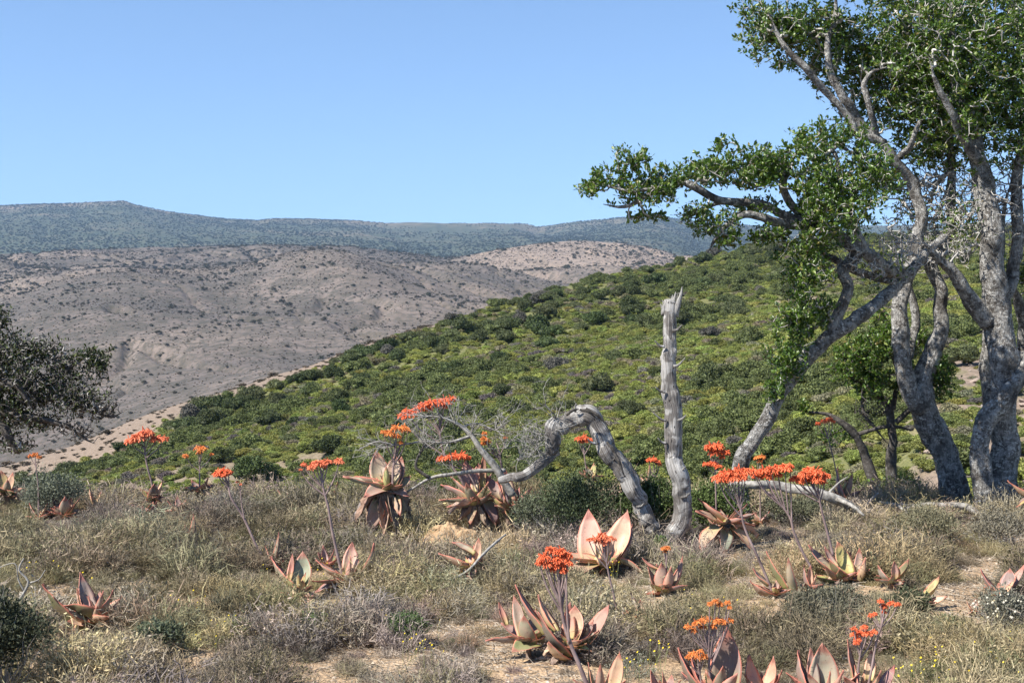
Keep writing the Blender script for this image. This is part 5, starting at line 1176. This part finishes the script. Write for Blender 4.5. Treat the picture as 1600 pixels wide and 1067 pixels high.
aloe('small aloe of spreading pointed leaves on the bare sand', (1442, 946), 952, [(1468, 898, 'b', 13, 'd', (1446, 935)), (1437, 918, 'm', 12, 'p', (1438, 942)), (1481, 931, -.1, 14, 's', (1446, 948)), (1460, 935, 'n', 9, 's'), (1432, 935, 'f', 9, 'd'), (1462, 952, 'f', 14, 'o'), (1450, 930, 'b', 9, 's')])
aloe('pink aloe at the right edge behind the white everlasting bush', (1566, 934), 945, [(1533, 888, 'm', 12, 'd', (1560, 930)), (1578, 887, 'b', 21, 's', (1574, 925)), (1588, 900, 'n', 16, 's'), (1552, 932, 'f', 10, 'k'), (1602, 878, 'b', 14, 'p'), (1560, 910, 'b', 14, 'd')])
aloe('tiny withered orange aloe alone on the bare sand', (1520, 956), 962, [(1511, 938, 'm', 8, 's'), (1525, 935, 'b', 8, 'd'), (1531, 948, 'm', 8, 's'), (1514, 958, 'f', 8, 't')], dry=[(1510, 950, 'n', 8), (1528, 960, 'f', 9)], fill=2)
aloe('aloe of curled low leaves at the bottom edge, left of the tallest front leaf', (1040, 1090), 1096, [(1018, 1046, 'm', 16, 's', (1028, 1085)), (1035, 1049, 'm', 9, 's'), (1064, 1062, 'n', 15, 's'), (1030, 1062, 'f', 18, 'o'), (1050, 1052, 'b', 14, 'd')])
aloe('front aloe with the tallest pointed leaf and a branched orange flower', (1122, 1092), 1105, [(1136, 978, .15, 40, 'd', (1135, 1085)), (1061, 1010, .1, 20, 's', (1098, 1085)), (1082, 1024, .2, 18, 'r', (1100, 1085)), (1152, 1050, 'f', 20, 's'), (1105, 1050, 'f', 18, 's'), (1130, 1040, 'f', 18, 'k'), (1096, 1062, 'f', 16, 'p')],
     stalks=[([(1110, 1085), (1109, 1050), (1107, 1015), (1105, 985)], 3.0, [(1075, 978, 10), (1088, 972, 12), (1098, 968, 12), (1108, 965, 12), (1120, 968, 12), (1130, 970, 11), (1141, 967, 10), (1098, 978, 11), (1114, 977, 11), (1118, 938, 10), (1109, 942, 8), (1125, 943, 9), (1137, 940, 9), (1140, 948, 7), (1084, 983, 9)], 'o'), ([(1098, 1085), (1094, 1055), (1090, 1035)], 2.2, [(1082, 1020, 13), (1094, 1017, 13), (1100, 1024, 11), (1090, 1026, 11), (1075, 1026, 9)], 'o')])
aloe('aloe of dark red pointed leaves at the bottom edge, right of the tallest leaf', (1190, 1095), 1102, [(1171, 1022, .15, 29, 'd', (1178, 1085)), (1208, 1024, .15, 23, 'd', (1198, 1085)), (1162, 1052, 'n', 16, 's'), (1190, 1050, 'b', 18, 'r'), (1222, 1046, 'n', 14, 'r')])
aloe('front aloe with a broad green leaf at the bottom edge, right of the white stones', (1285, 1098), 1108, [(1248, 1015, .2, 25, 'd', (1262, 1085)), (1266, 1011, .3, 17, 's', (1272, 1085)), (1286, 1004, .1, 38, 'g', (1288, 1090)), (1318, 1046, 'n', 14, 's'), (1228, 1050, 'n', 22, 'r', (1270, 1085)), (1297, 1048, 'f', 9, 's'), (1262, 1050, 'f', 18, 's')])
aloe('front aloe at the bottom edge with two red flowers on forked stalks', (1352, 1098), 1108, [(1324, 998, .1, 10, 'd', (1332, 1060)), (1334, 1034, .1, 27, 's', (1340, 1090)), (1362, 1014, .2, 14, 't', (1358, 1060)), (1398, 1038, .1, 28, 'd', (1375, 1090)), (1376, 1046, 'n', 16, 's'), (1318, 1056, 'f', 20, 's'), (1355, 1040, 'm', 16, 's')],
     stalks=[([(1342, 1085), (1342, 1050), (1344, 1020), (1345, 1000)], 2.8, [(1335, 990, 11), (1345, 987, 13), (1355, 988, 12), (1340, 998, 11), (1350, 978, 10), (1335, 981, 9), (1366, 986, 9), (1338, 1003, 8)], 'c'), ([(1352, 1090), (1360, 1050), (1370, 1005), (1377, 970), (1380, 952)], 2.6, [(1376, 938, 9), (1381, 946, 10), (1392, 941, 10), (1402, 943, 9), (1361, 960, 9), (1367, 958, 7), (1381, 955, 7)], 'c')])
aloe('pale aloe seen through the arch of the dead tree with a coral flower', (925, 748), 800, [(904, 735, 'm', 12, 't'), (928, 722, 'b', 10, 'y'), (946, 744, 'n', 11, 't'), (916, 728, 'b', 10, 'g'), (920, 752, 'f', 8, 'o'), (932, 745, 'f', 7, 'y')],
     stalks=[([(918, 745), (914, 720), (911, 695)], 1.5, [(904, 684, 10), (913, 682, 11), (909, 688, 9), (924, 686, 7), (917, 688, 7)], 'c')], d=12.9)
aloe('aloe with one tan spear leaf and a small coral flower left of the dead trunk', (1010, 762), 805, [(1014, 726, 'n', 10, 't'), (1002, 745, 'b', 8, 'k'), (1022, 750, 'b', 8, 'd')], stalks=[([(1022, 765), (1022, 745), (1021, 728)], 1.5, [(1014, 718, 8), (1021, 717, 10), (1027, 720, 8), (1031, 725, 6)], 'c')], d=12.8)
aloe('pink aloe in the shade under the small dark tree, with a coral flower above it', (1318, 785), 800, [(1310, 728, 'm', 12, 's'), (1331, 737, 'n', 13, 's'), (1322, 748, 'b', 10, 'p'), (1298, 755, 'm', 10, 'd')], stalks=[([(1312, 782), (1310, 755), (1302, 715), (1294, 685), (1290, 668)], 1.5, [(1278, 661, 8), (1287, 657, 9), (1296, 655, 9), (1302, 658, 6)], 'c')], d=13.6)
aloe('aloe with an orange-tipped leaf poking in at the right edge beside the tree', (1622, 782), 815, [(1574, 750, 'm', 9, 's'), (1588, 792, 'f', 9, 'y'), (1615, 740, 'b', 11, 'p'), (1640, 755, 'm', 10, 'd')], d=12.6)
aloe('aloe hidden in the grey-green bush with one coral flower under the left tree', (60, 812), 800, [(46, 785, 'm', 9, 'd'), (74, 785, 'm', 9, 'p')], stalks=[([(60, 810), (59, 765), (57, 735), (54, 718)], 1.5, [(48, 711, 9), (55, 709, 9), (61, 713, 7)], 'o')], d=12.9)
aloe('tiny dark red aloe alone on the scrub skyline left of the branched orange flower', (447, 785), 797, [(434, 764, 'm', 8, 'r'), (450, 769, 'n', 9, 'd'), (462, 774, 'm', 8, 'd'), (440, 772, 'f', 8, 'r')], fill=2)
aloe('pair of thin pale aloe leaves poking out of the scrub right of the grey-green bush', (146, 790), 800, [(140, 757, 'm', 5, 't'), (157, 768, 'm', 5, 't', (150, 790))], fill=0)

# ------------------------------------------------------------------ named shrubs, stones, mound
def leafy_bush(label, cx, by, wpx, hpx, color, seed, leaf=0.02, n=5200, d=None, twigs=True, twcol='twig', lobes=12, inner=.7, cat='bush', name='bush', wid=.5):
    d = d or float(GD(by)); s_ = d / F; p = P(cx, by, d)
    root = thing(name, (p[0], d, hz1(p[0], d)), label, cat)
    W, H = wpx * s_, hpx * s_
    mb = bush_geo(seed, n, leaf / max(W, .01), .5, H / W * 1.05, lobes + 5, False, wid, inner, .75)
    me = mb.mesh('foliage', MAT['leaf_obj'], smooth=False)
    o = link('foliage', me, root, kind='stuff'); o.scale = (W, W * .85, W); o.color = (*color, 1)
    g_ = np.random.default_rng(seed)
    A, B, r1, r2 = [], [], [], []
    for k in range(90):
        a = g_.uniform(0, 6.28); rr = W * .46 * math.sqrt(g_.uniform()); e = np.array([rr * math.cos(a), rr * .85 * math.sin(a), H * g_.uniform(.5, 1.02) * (1 - .55 * (rr / (W * .5)) ** 2)])
        b = e * np.array([.15, .15, 0]); p0 = b
        for t in range(1, 6):
            q = b + (e - b) * (t / 5) + g_.normal(size=3) * .012
            A.append(p0); B.append(q); r1.append(.0035 - .0005 * t); r2.append(.003 - .0005 * t); p0 = q
    V, Q = segs_tubes(np.array(A), np.array(B), np.array(r1), np.array(r2), 4)
    link('stems', mk_mesh('stems', V, Q, None, MAT[twcol]), root, kind='stuff')
    return root
leafy_bush('grey-green bush below the left tree with a small coral flower in it', 85, 798, 120, 82, (.15, .165, .115), 401, .022, 6500, d=13.1)
leafy_bush('dark shaded bush filling the lower left corner', 0, 1085, 200, 195, (.050, .058, .032), 402, .022, 10500)
leafy_bush('bright green feathery bush in the scrub below the aloe pair', 500, 1000, 80, 44, (.10, .155, .045), 403, .016, 4200)
leafy_bush('bright green feathery bush at the bottom, right of the other feathery one', 630, 1010, 84, 62, (.095, .14, .05), 404, .017, 4800)
leafy_bush('grey-green leafy bush with round leaves below the lone lower-left aloe', 245, 1025, 110, 50, (.105, .125, .075), 405, .022, 2200)
leafy_bush('dense dark green bush in the hollow of the dead tree arch', 900, 858, 190, 118, (.070, .090, .042), 406, .021, 13000, d=11.5)
leafy_bush('wiry grey-green bush between the dusky pink aloe and the dead tree arch', 850, 848, 120, 95, (.11, .125, .075), 418, .02, 6000, d=11.7)
leafy_bush('dark green leafy shrub at the foot of the dead tree', 1012, 866, 125, 125, (.075, .105, .032), 407, .026, 7500, d=11.45)
leafy_bush('glossy green shrub under the long coral flower row', 1122, 838, 130, 92, (.085, .120, .034), 408, .028, 6800, d=11.9)
leafy_bush('green sprig growing out of the base of the dead tree', 1036, 868, 34, 48, (.10, .15, .04), 409, .024, 700, d=10.9)
leafy_bush('grey wiry bush below the aloe with the long flower row', 1300, 985, 190, 60, (.13, .125, .085), 410, .018, 7000)
leafy_bush('dark green-grey bush beside the small spreading aloe', 1415, 985, 100, 62, (.085, .095, .05), 411, .018, 5000)
leafy_bush('pale feathery green tuft beside the bare sand', 1478, 998, 56, 36, (.20, .21, .11), 412, .016, 1800)
leafy_bush('bright green shaded shrub behind the leaning tree foot', 1430, 790, 75, 62, (.08, .13, .03), 413, .026, 4200, d=14.6)
leafy_bush('dull green bush between the upright dead trunk and the fallen log', 1245, 830, 130, 52, (.12, .125, .075), 414, .02, 5200, d=12.7)
leafy_bush('wiry olive bush on the right below the pale fallen branch', 1440, 860, 160, 62, (.19, .175, .105), 415, .018, 7000)
leafy_bush('dry grey bush right of the wiry olive bush', 1560, 855, 130, 55, (.20, .18, .13), 416, .018, 5600)
wb = leafy_bush('bush with creamy white everlasting flowers at the right edge', 1570, 985, 120, 66, (.19, .185, .14), 417, .018, 4200)
dW = float(GD(985)); g = np.random.default_rng(3); mb = MB()
for k in range(45):
    a = g.uniform(0, 6.28); r_ = .21 * math.sqrt(g.uniform()) * (dW / 8); p = np.array([r_ * math.cos(a) - .03, r_ * math.sin(a) * .8 - .06, .22 * (1 - .5 * (r_ / .25) ** 2) + g.normal() * .02])
    t = np.linspace(0, math.pi, 4); ph = np.arange(6) * math.pi / 3; R_ = g.uniform(.005, .010)
    V = np.stack([np.outer(np.sin(t), np.cos(ph)), np.outer(np.sin(t), np.sin(ph)), np.outer(np.cos(t), np.ones(6))], -1).reshape(-1, 3) * R_ + p
    i = np.arange(3)[:, None] * 6; j = np.arange(6)[None]
    mb.add(V, np.stack([i + j, i + 6 + j, i + 6 + (j + 1) % 6, i + (j + 1) % 6], -1).reshape(-1, 4))
link('white_flowers', mb.mesh('white_flowers', MAT['white']), wb, kind='stuff')

def stone_mesh(seed, flat=.6):
    t = np.linspace(0, math.pi, 9); ph = np.arange(14) * 2 * math.pi / 14
    D = np.stack([np.outer(np.sin(t), np.cos(ph)), np.outer(np.sin(t), np.sin(ph)), np.outer(np.cos(t), np.ones(14))], -1)
    r_ = .5 * (1 + .35 * fbm(D * 1.6 + seed * 3.7, 3, seed)); 
    V = D * r_[..., None]; g_ = np.random.default_rng(seed)
    for k in range(5):
        nrm = rand_dirs(1, g_)[0]; dd = (V @ nrm); V = V - np.maximum(dd - .33, 0)[..., None] * nrm * .85
    V[..., 2] *= flat
    i = np.arange(8)[:, None] * 14; j = np.arange(14)[None]
    Q = np.stack([i + j, i + 14 + j, i + 14 + (j + 1) % 14, i + (j + 1) % 14], -1).reshape(-1, 4)
    return mk_mesh('stone', V.reshape(-1, 3), Q, None, MAT['stone'], smooth=False)
ST = [stone_mesh(k) for k in range(6)]
g = np.random.default_rng(15); sk = 0
def stone(px, py, wpx, colr, label, group=None, d=None):
    global sk
    d = d or float(GD(py)); p = P(px, py, d); w_ = wpx * d / F
    o = link('stone', ST[sk % 6], loc=(p[0], d, hz1(p[0], d) + w_ * .12)); sk += 1
    o.rotation_euler = (g.normal() * .2, g.normal() * .2, g.uniform(0, 6.28)); o.scale = (w_, w_ * g.uniform(.7, 1), w_ * g.uniform(.6, .9)); o.color = (*(np.array(colr) * g.uniform(.85, 1.15)), 1)
    tag(o, label, 'stone', group)
for a in [(6, 798, 26), (28, 800, 22), (46, 797, 20), (62, 794, 14), (38, 806, 16), (18, 808, 20)]: stone(*a, (.55, .50, .42), 'whitish stone in the patch below the left-edge aloe', 'white stones at the left edge')
for a in [(225, 853, 18), (488, 825, 22), (492, 838, 16), (210, 838, 6)]: stone(*a, (.58, .50, .38), 'pale cream stone lying in the dry scrub on the left half', 'cream stones in the scrub')
for a in [(1232, 1030, 20), (1255, 1020, 24), (1275, 1012, 22), (1228, 1042, 16), (1262, 1036, 18), (1300, 1022, 16), (1318, 1030, 18)]: stone(*a, (.62, .58, .52), 'white stone in the heap behind the front aloe', 'white stones behind the front aloes')
stone(1047, 995, 20, (.55, .36, .27), 'pinkish pale stone in the scrub below the budding aloe')
stone(848, 1034, 18, (.60, .50, .38), 'cream stone under the touching pair of aloes')
stone(905, 852, 34, (.35, .33, .31), 'grey flat stone behind the round coral flower')
stone(1258, 812, 26, (.36, .34, .31), 'grey stone under the arching fallen log')
stone(1300, 815, 18, (.40, .37, .34), 'small grey stone right of the one under the arching log')
# rocky slope on the right, seen between the trunks
for k in range(130):
    a, b = g.uniform(1440, 1660), g.uniform(560, 775)
    X_, D_ = ray_hit(a, b)
    if D_ > 75: continue
    w_ = (5 + 18 * g.uniform() ** 2) * D_ / F
    o = link('stone', ST[k % 6], loc=(X_, D_, hz1(X_, D_) + .02)); o.rotation_euler = (g.normal() * .3, g.normal() * .3, g.uniform(0, 6.28))
    o.scale = (w_ * 1.2, w_, w_ * .7); o.color = (*(np.array([.30, .235, .19]) if k % 3 else np.array([.20, .18, .165])) * g.uniform(.8, 1.2), 1)
    tag(o, 'angular stone on the rocky slope seen between the right-hand trunks', 'stone', 'stones on the rocky slope')
# sand mound
dm = float(GD(848)); pm = P(703, 848, dm); sm = dm / F
nu_, nv_ = 80, 30; a = np.arange(nu_) * 2 * math.pi / nu_; r_ = np.linspace(0, 1, nv_)
A_, R_ = np.meshgrid(a, r_)
out = 1 + .22 * fbm(np.stack([np.cos(A_), np.sin(A_)], -1) * 1.3 + 4, 2, 3)
X = R_ * np.cos(A_) * 60 * sm * out; Yy = R_ * np.sin(A_) * 38 * sm * out
Z = 36 * sm * (1 - R_ ** 2.2) * (1 + .5 * fbm(np.stack([X, Yy], -1) * 9, 4, 5)) + .02 * fbm(np.stack([X, Yy], -1) * 40, 3, 6) - .02
i = np.arange(nv_ - 1)[:, None] * nu_; j = np.arange(nu_)[None]
Q = np.stack([i + j, i + nu_ + j, i + nu_ + (j + 1) % nu_, i + (j + 1) % nu_], -1).reshape(-1, 4)
mo_ = link('sand_mound', mk_mesh('sand_mound', np.stack([X, Yy, Z], -1).reshape(-1, 3), Q, None, MAT['mound']), loc=(pm[0], dm, hz1(pm[0], dm)))
tag(mo_, 'orange sandy mound between the two large clumps of aloes', 'mound')

# ------------------------------------------------------------------ dry scrub and grass of the foreground
def ribbons(A, B, C, w0, g_):
    """two-piece ribbons A-B-C"""
    n = len(A); d = unit(C - A); s = unit(np.cross(d, rand_dirs(n, g_))) * (np.asarray(w0)[:, None] * .5)
    V = np.stack([A - s, A + s, B + s * .8, B - s * .8, C], 1)
    o = np.arange(n)[:, None] * 5
    return V.reshape(-1, 3), o + np.array([[0, 1, 2, 3]]), o + np.array([[3, 2, 4]])
def scrub_mesh(seed, n=150, leaves=330, h=.24, rad=.2, curl=.4, lw=.0032, leaf=.010):
    g_ = np.random.default_rng(seed); mb = MB()
    a = g_.uniform(0, 6.28, n); r0 = rad * .35 * np.sqrt(g_.uniform(0, 1, n)); r1 = rad * np.sqrt(g_.uniform(0, 1, n)) * 1.05
    a2 = a + g_.normal(size=n) * .6
    A = np.stack([r0 * np.cos(a), r0 * np.sin(a), 0 * a], -1)
    C = np.stack([r1 * np.cos(a2), r1 * np.sin(a2), h * g_.uniform(.35, 1.05, n) * (1 - .45 * (r1 / rad) ** 2)], -1)
    B = A * .5 + C * .5 + np.stack([0 * a, 0 * a, h * .12 + 0 * a], -1) + g_.normal(size=(n, 3)) * rad * .12
    V, Q, T = ribbons(A, B, C, np.full(n, lw), g_); mb.add(V, Q, T)
    m_ = n * 2; k = g_.integers(0, n, m_); t = g_.uniform(.25, 1, (m_, 1)); S = A[k] * (1 - t) + C[k] * t + (B[k] - A[k] * .5 - C[k] * .5) * (4 * t * (1 - t)) * .5
    dv = unit(unit(C[k] - A[k]) * .5 + rand_dirs(m_, g_) * .9 + [0, 0, .25]) * (h * g_.uniform(.12, .34, (m_, 1)))
    V, Q, T = ribbons(S, S + dv * .5 + g_.normal(size=(m_, 3)) * .005, S + dv, np.full(m_, lw * .7), g_); mb.add(V, Q, T)
    if leaves:
        q = g_.integers(0, m_, leaves); b = S[q] + dv[q] * g_.uniform(.1, 1, (leaves, 1))
        L = leaf * g_.uniform(.6, 1.5, leaves)
        V, T = leaves_geo(b, rand_dirs(leaves, g_) + [0, 0, .4], L, L * .42, g_); mb.add(V, T=T)
    return mb.mesh('scrub', MAT['stem_inst'], smooth=False)
def grass_mesh(seed, n=110, h=.3, rad=.1):
    g_ = np.random.default_rng(seed); mb = MB()
    a = g_.uniform(0, 6.28, n); r0 = rad * np.sqrt(g_.uniform(0, 1, n)); A = np.stack([r0 * np.cos(a), r0 * np.sin(a), 0 * a], -1)
    le = g_.uniform(.2, .9, n); H = h * g_.uniform(.4, 1.1, n); a2 = a + g_.normal(size=n) * .8
    B = A + np.stack([np.cos(a2) * le * H * .25, np.sin(a2) * le * H * .25, H * .6], -1)
    C = A + np.stack([np.cos(a2) * le * H * .8, np.sin(a2) * le * H * .8, H * (1 - .35 * le)], -1)
    V, Q, T = ribbons(A, B, C, g_.uniform(.002, .0042, n), g_); mb.add(V, Q, T)
    return mb.mesh('grass', MAT['stem_inst'], smooth=False)
SRC = [scrub_mesh(600, 150, 380, .19, .18), scrub_mesh(601, 170, 300, .22, .2), scrub_mesh(602, 130, 480, .16, .19, leaf=.013), scrub_mesh(603, 200, 120, .19, .18, lw=.004), scrub_mesh(604, 190, 60, .15, .18, lw=.004), scrub_mesh(605, 120, 560, .17, .16, leaf=.013),
       grass_mesh(610, 60, .2), grass_mesh(611, 22, .27), grass_mesh(612, 90, .12, .12), scrub_mesh(606, 90, 90, .08, .2, lw=.003)]
# bare patches (photo px, py, half widths px) -> fewer plants
BAREP = [(1225, 868, 75, 22), (1500, 935, 62, 48), (1545, 900, 30, 20), (300, 998, 26, 9), (830, 868, 60, 12), (245, 938, 26, 9), (1120, 880, 50, 10), (700, 845, 62, 20), (870, 1042, 34, 8), (100, 1055, 30, 8), (1470, 1010, 50, 10), (1350, 880, 40, 12)]
g = np.random.default_rng(21)
def bare_mask(x, y):
    z_ = hz(x, y); v = (z_ - EYE) / y
    th = np.arctan(v) ; py = 533.5 - F * np.tan(th + PITCH); px = 800 + F * x / (y * CP - (z_ - EYE) * SP) 
    m_ = np.zeros(len(x))
    for cx, cy, rx, ry in BAREP:
        m_ = np.maximum(m_, 1 - sstep(.6, 1.15, np.hypot((px - cx) / rx, (py - cy) / ry) + .25 * fbm(np.stack([x, y], -1) * 6, 2, 8)))
    return m_, px, py
N0 = 19500
x = g.uniform(-9, 9, N0); y = 4.5 + 10.6 * np.sqrt(g.uniform(0, 1, N0))
inside = np.abs(x) < y * .43 + .9
x, y = x[inside], y[inside]
bm, pxx, pyy = bare_mask(x, y)
pat = fbm(np.stack([x, y], -1) * 1.1, 3, 81); pat2 = fbm(np.stack([x, y], -1) * .55 + 9, 3, 82); pat3 = fbm(np.stack([x, y], -1) * 2.4, 2, 83)
al = np.array(ALOES)
da = np.min(np.hypot(x[:, None] - al[None, :, 0], y[:, None] - al[None, :, 1] + .05), 1)
keep = (g.uniform(0, 1, len(x)) > bm * .985) & (g.uniform(0, 1, len(x)) < .80 + .6 * pat3) & (da > .085)
x, y, pat, pat2, pat3, pxx, pyy, da = [v_[keep] for v_ in (x, y, pat, pat2, pat3, pxx, pyy, da)]
n = len(x)
r_ = g.uniform(0, 1, n); straw = pat + .25 * g.normal(size=n)
idx = np.where(straw > .12, np.where(r_ < .25, g.integers(6, 9, n), g.integers(0, 6, n)), np.where(straw > -.2, np.where(r_ < .10, g.integers(6, 9, n), g.integers(0, 6, n)), np.where(r_ < .6, g.integers(3, 5, n), 9)))
c_straw = np.array([.36, .295, .165]); c_olive = np.array([.28, .238, .130]); c_grey = np.array([.285, .235, .19]); c_green = np.array([.175, .168, .085])
w1 = sstep(-.05, .35, straw)[:, None]; w2 = sstep(-.1, .4, pat2 + .2 * g.normal(size=n))[:, None]
tint = (c_grey * (1 - w1) + c_straw * w1) * (1 - w2 * .75) + c_olive * (w2 * .75)
gm = (g.uniform(0, 1, n) < .06)[:, None]; tint = np.where(gm, c_green, tint)
drk = sstep(-.1, .45, fbm(np.stack([x, y], -1) * .9 + 31, 3, 85) + .15 * g.normal(size=n))[:, None]
tint = tint * 1.04 * (1 - .46 * drk) * g.uniform(.7, 1.3, (n, 1)) * (1 + .05 * g.normal(size=(n, 3)))
s = g.uniform(.55, 1.2, n) * (1 - .35 * sstep(.3, .08, da)) * np.where(y > 12.6, 1.15, 1.0)
s = s * (.62 + 1.0 * sstep(-.35, .5, pat3) ** 1.3)
for ax, ay, _ in ALOES + [(pm[0] + k_ * .13, dm, 0) for k_ in (-2, -1, 0, 1, 2)] + [(P(k_, 800, 12.9)[0], 12.9, 0) for k_ in range(1390, 1560, 25)]:      # plants stay low in front of aloes, mound and log, keeping them in view
    f_ = (np.abs(x - ax * y / ay) < .15) & (ay - y > 0) & (ay - y < 1.1)
    s = np.where(f_, np.minimum(s, .3 + .5 * (ay - y)), s)
scatter('dry_scrub', np.stack([x, y, hz(x, y) - .015], -1), np.stack([g.normal(size=n) * .12, g.normal(size=n) * .12, g.uniform(0, 6.28, n)], -1), np.stack([s, s, s * g.uniform(.8, 1.15, n)], -1), idx, tint, SRC, 'dry grey and straw coloured scrub and grass covering the foreground')
# litter and pebbles on the bare soil
def litter_mesh(seed):
    g_ = np.random.default_rng(seed); mb = MB(); n_ = 40
    p = np.stack([g_.normal(size=n_) * .1, g_.normal(size=n_) * .1, g_.uniform(.002, .012, n_)], -1); d_ = unit(np.stack([g_.normal(size=n_), g_.normal(size=n_), .12 * g_.normal(size=n_)], -1))
    L = g_.uniform(.015, .06, n_)[:, None]
    V, Q = segs_tubes(p - d_ * L, p + d_ * L, np.full(n_, .0016), np.full(n_, .001), 3); mb.add(V, Q)
    for k in range(9):
        q = np.array([g_.normal() * .1, g_.normal() * .1, .004]); R_ = g_.uniform(.004, .013)
        V = (unit(np.array([[1, 0, 0], [-1, 0, 0], [0, 1, 0], [0, -1, 0], [0, 0, 1], [0, 0, -1.]]) + .3 * g_.normal(size=(6, 3)))) * R_ * [1, 1, .7] + q
        mb.add(V, T=[[0, 2, 4], [2, 1, 4], [1, 3, 4], [3, 0, 4], [2, 0, 5], [1, 2, 5], [3, 1, 5], [0, 3, 5]])
    return mb.mesh('litter', MAT['stem_inst'], smooth=False)
x = g.uniform(-7, 7, 3000); y = g.uniform(6, 14, 3000); k_ = np.abs(x) < y * .42 + .5; x, y = x[k_], y[k_]; n = len(x)
t = g.uniform(0, 1, (n, 1))
scatter('ground_litter', np.stack([x, y, hz(x, y)], -1), np.stack([0 * x, 0 * x, g.uniform(0, 6.28, n)], -1), np.repeat(g.uniform(.7, 1.4, (n, 1)), 3, 1), g.integers(0, 3, n), np.array([[.30, .24, .17]]) * (1 - t) + np.array([[.42, .36, .29]]) * t, [litter_mesh(k) for k in range(3)], 'twigs, straw and pebbles littering the sandy soil')
# little yellow daisies
def daisy_mesh(seed):
    g_ = np.random.default_rng(seed); mb = MB()
    for k in range(2 + seed % 2):
        p = np.array([g_.normal() * .04, g_.normal() * .04, .14 + g_.normal() * .03])
        nrm = unit(np.array([-.4, -.6, .8]) + .4 * g_.normal(size=3)); s_ = unit(np.cross(nrm, [0.2, .1, 1.])); t_ = np.cross(nrm, s_)
        a = np.arange(10) * 2 * math.pi / 10; rr = np.where(np.arange(10) % 2, .003, .0058)
        V = np.concatenate([[p + nrm * .002], p + rr[:, None] * (np.cos(a)[:, None] * s_ + np.sin(a)[:, None] * t_)])
        mb.add(V, T=[[0, 1 + q, 1 + (q + 1) % 10] for q in range(10)])
        V, Q = segs_tubes(np.array([[0, 0, 0.]]), np.array([p]), [.0012], [.0009], 3); mb.add(V, Q)
    me = mb.mesh('daisy', MAT['yellow'], smooth=False); me.materials.append(MAT['daisy_stem'])
    for pg in me.polygons:
        if len(pg.vertices) == 4: pg.material_index = 1
    return me
cl = [(1480, 1030, 130, 40, 12), (1590, 1010, 50, 40, 6), (1440, 1040, 60, 25, 5), (270, 925, 60, 30, 7), (300, 1000, 70, 50, 5), (650, 1010, 60, 50, 10), (1000, 1030, 40, 20, 8), (90, 890, 60, 30, 5), (490, 870, 80, 20, 6), (1120, 940, 80, 30, 4), (950, 890, 40, 15, 4)]
pp = np.concatenate([np.stack([g.normal(a, b * .6, n_), g.normal(c_, e * .6, n_)], -1) for a, c_, b, e, n_ in cl])
pp[:, 1] = pp[:, 1].clip(800, 1090); dd = GD(pp[:, 1] + 40); X3 = P(pp[:, 0], pp[:, 1], dd); n = len(pp)
scatter('yellow_daisies', np.stack([X3[:, 0], dd, hz(X3[:, 0], dd)], -1), np.stack([0 * dd, 0 * dd, g.uniform(-.6, .6, n)], -1), np.repeat(g.uniform(.8, 1.3, (n, 1)), 3, 1), g.integers(0, 3, n), np.tile([[.7, .5, .03]], (n, 1)), [daisy_mesh(k) for k in range(3)], 'tiny yellow daisies scattered through the scrub')

# ------------------------------------------------------------------ air
def box_mesh(x0, x1, y0, y1, z0, z1):
    V = [(x, y, z) for x in (x0, x1) for y in (y0, y1) for z in (z0, z1)]
    return mk_mesh('haze', V, [[0, 1, 3, 2], [4, 6, 7, 5], [0, 4, 5, 1], [2, 3, 7, 6], [0, 2, 6, 4], [1, 5, 7, 3]], smooth=False)
hm = bpy.data.materials.new('haze_air'); hm.use_nodes = True
nt = hm.node_tree; nt.nodes.clear()
ou = nt.nodes.new('ShaderNodeOutputMaterial'); pv = nt.nodes.new('ShaderNodeVolumePrincipled')
pv.inputs['Color'].default_value = (.45, .68, 1.0, 1); pv.inputs['Density'].default_value = HAZE
pv.inputs['Anisotropy'].default_value = 0.0
nt.links.new(pv.outputs[0], ou.inputs['Volume'])
hm.cycles.homogeneous_volume = True
hme = box_mesh(-11000, 11000, -300, 5800, -110, 330); hme.materials.append(hm)
ho = link('haze', hme, kind='stuff'); ho['label'] = 'thin blue haze in the air over the far hills'
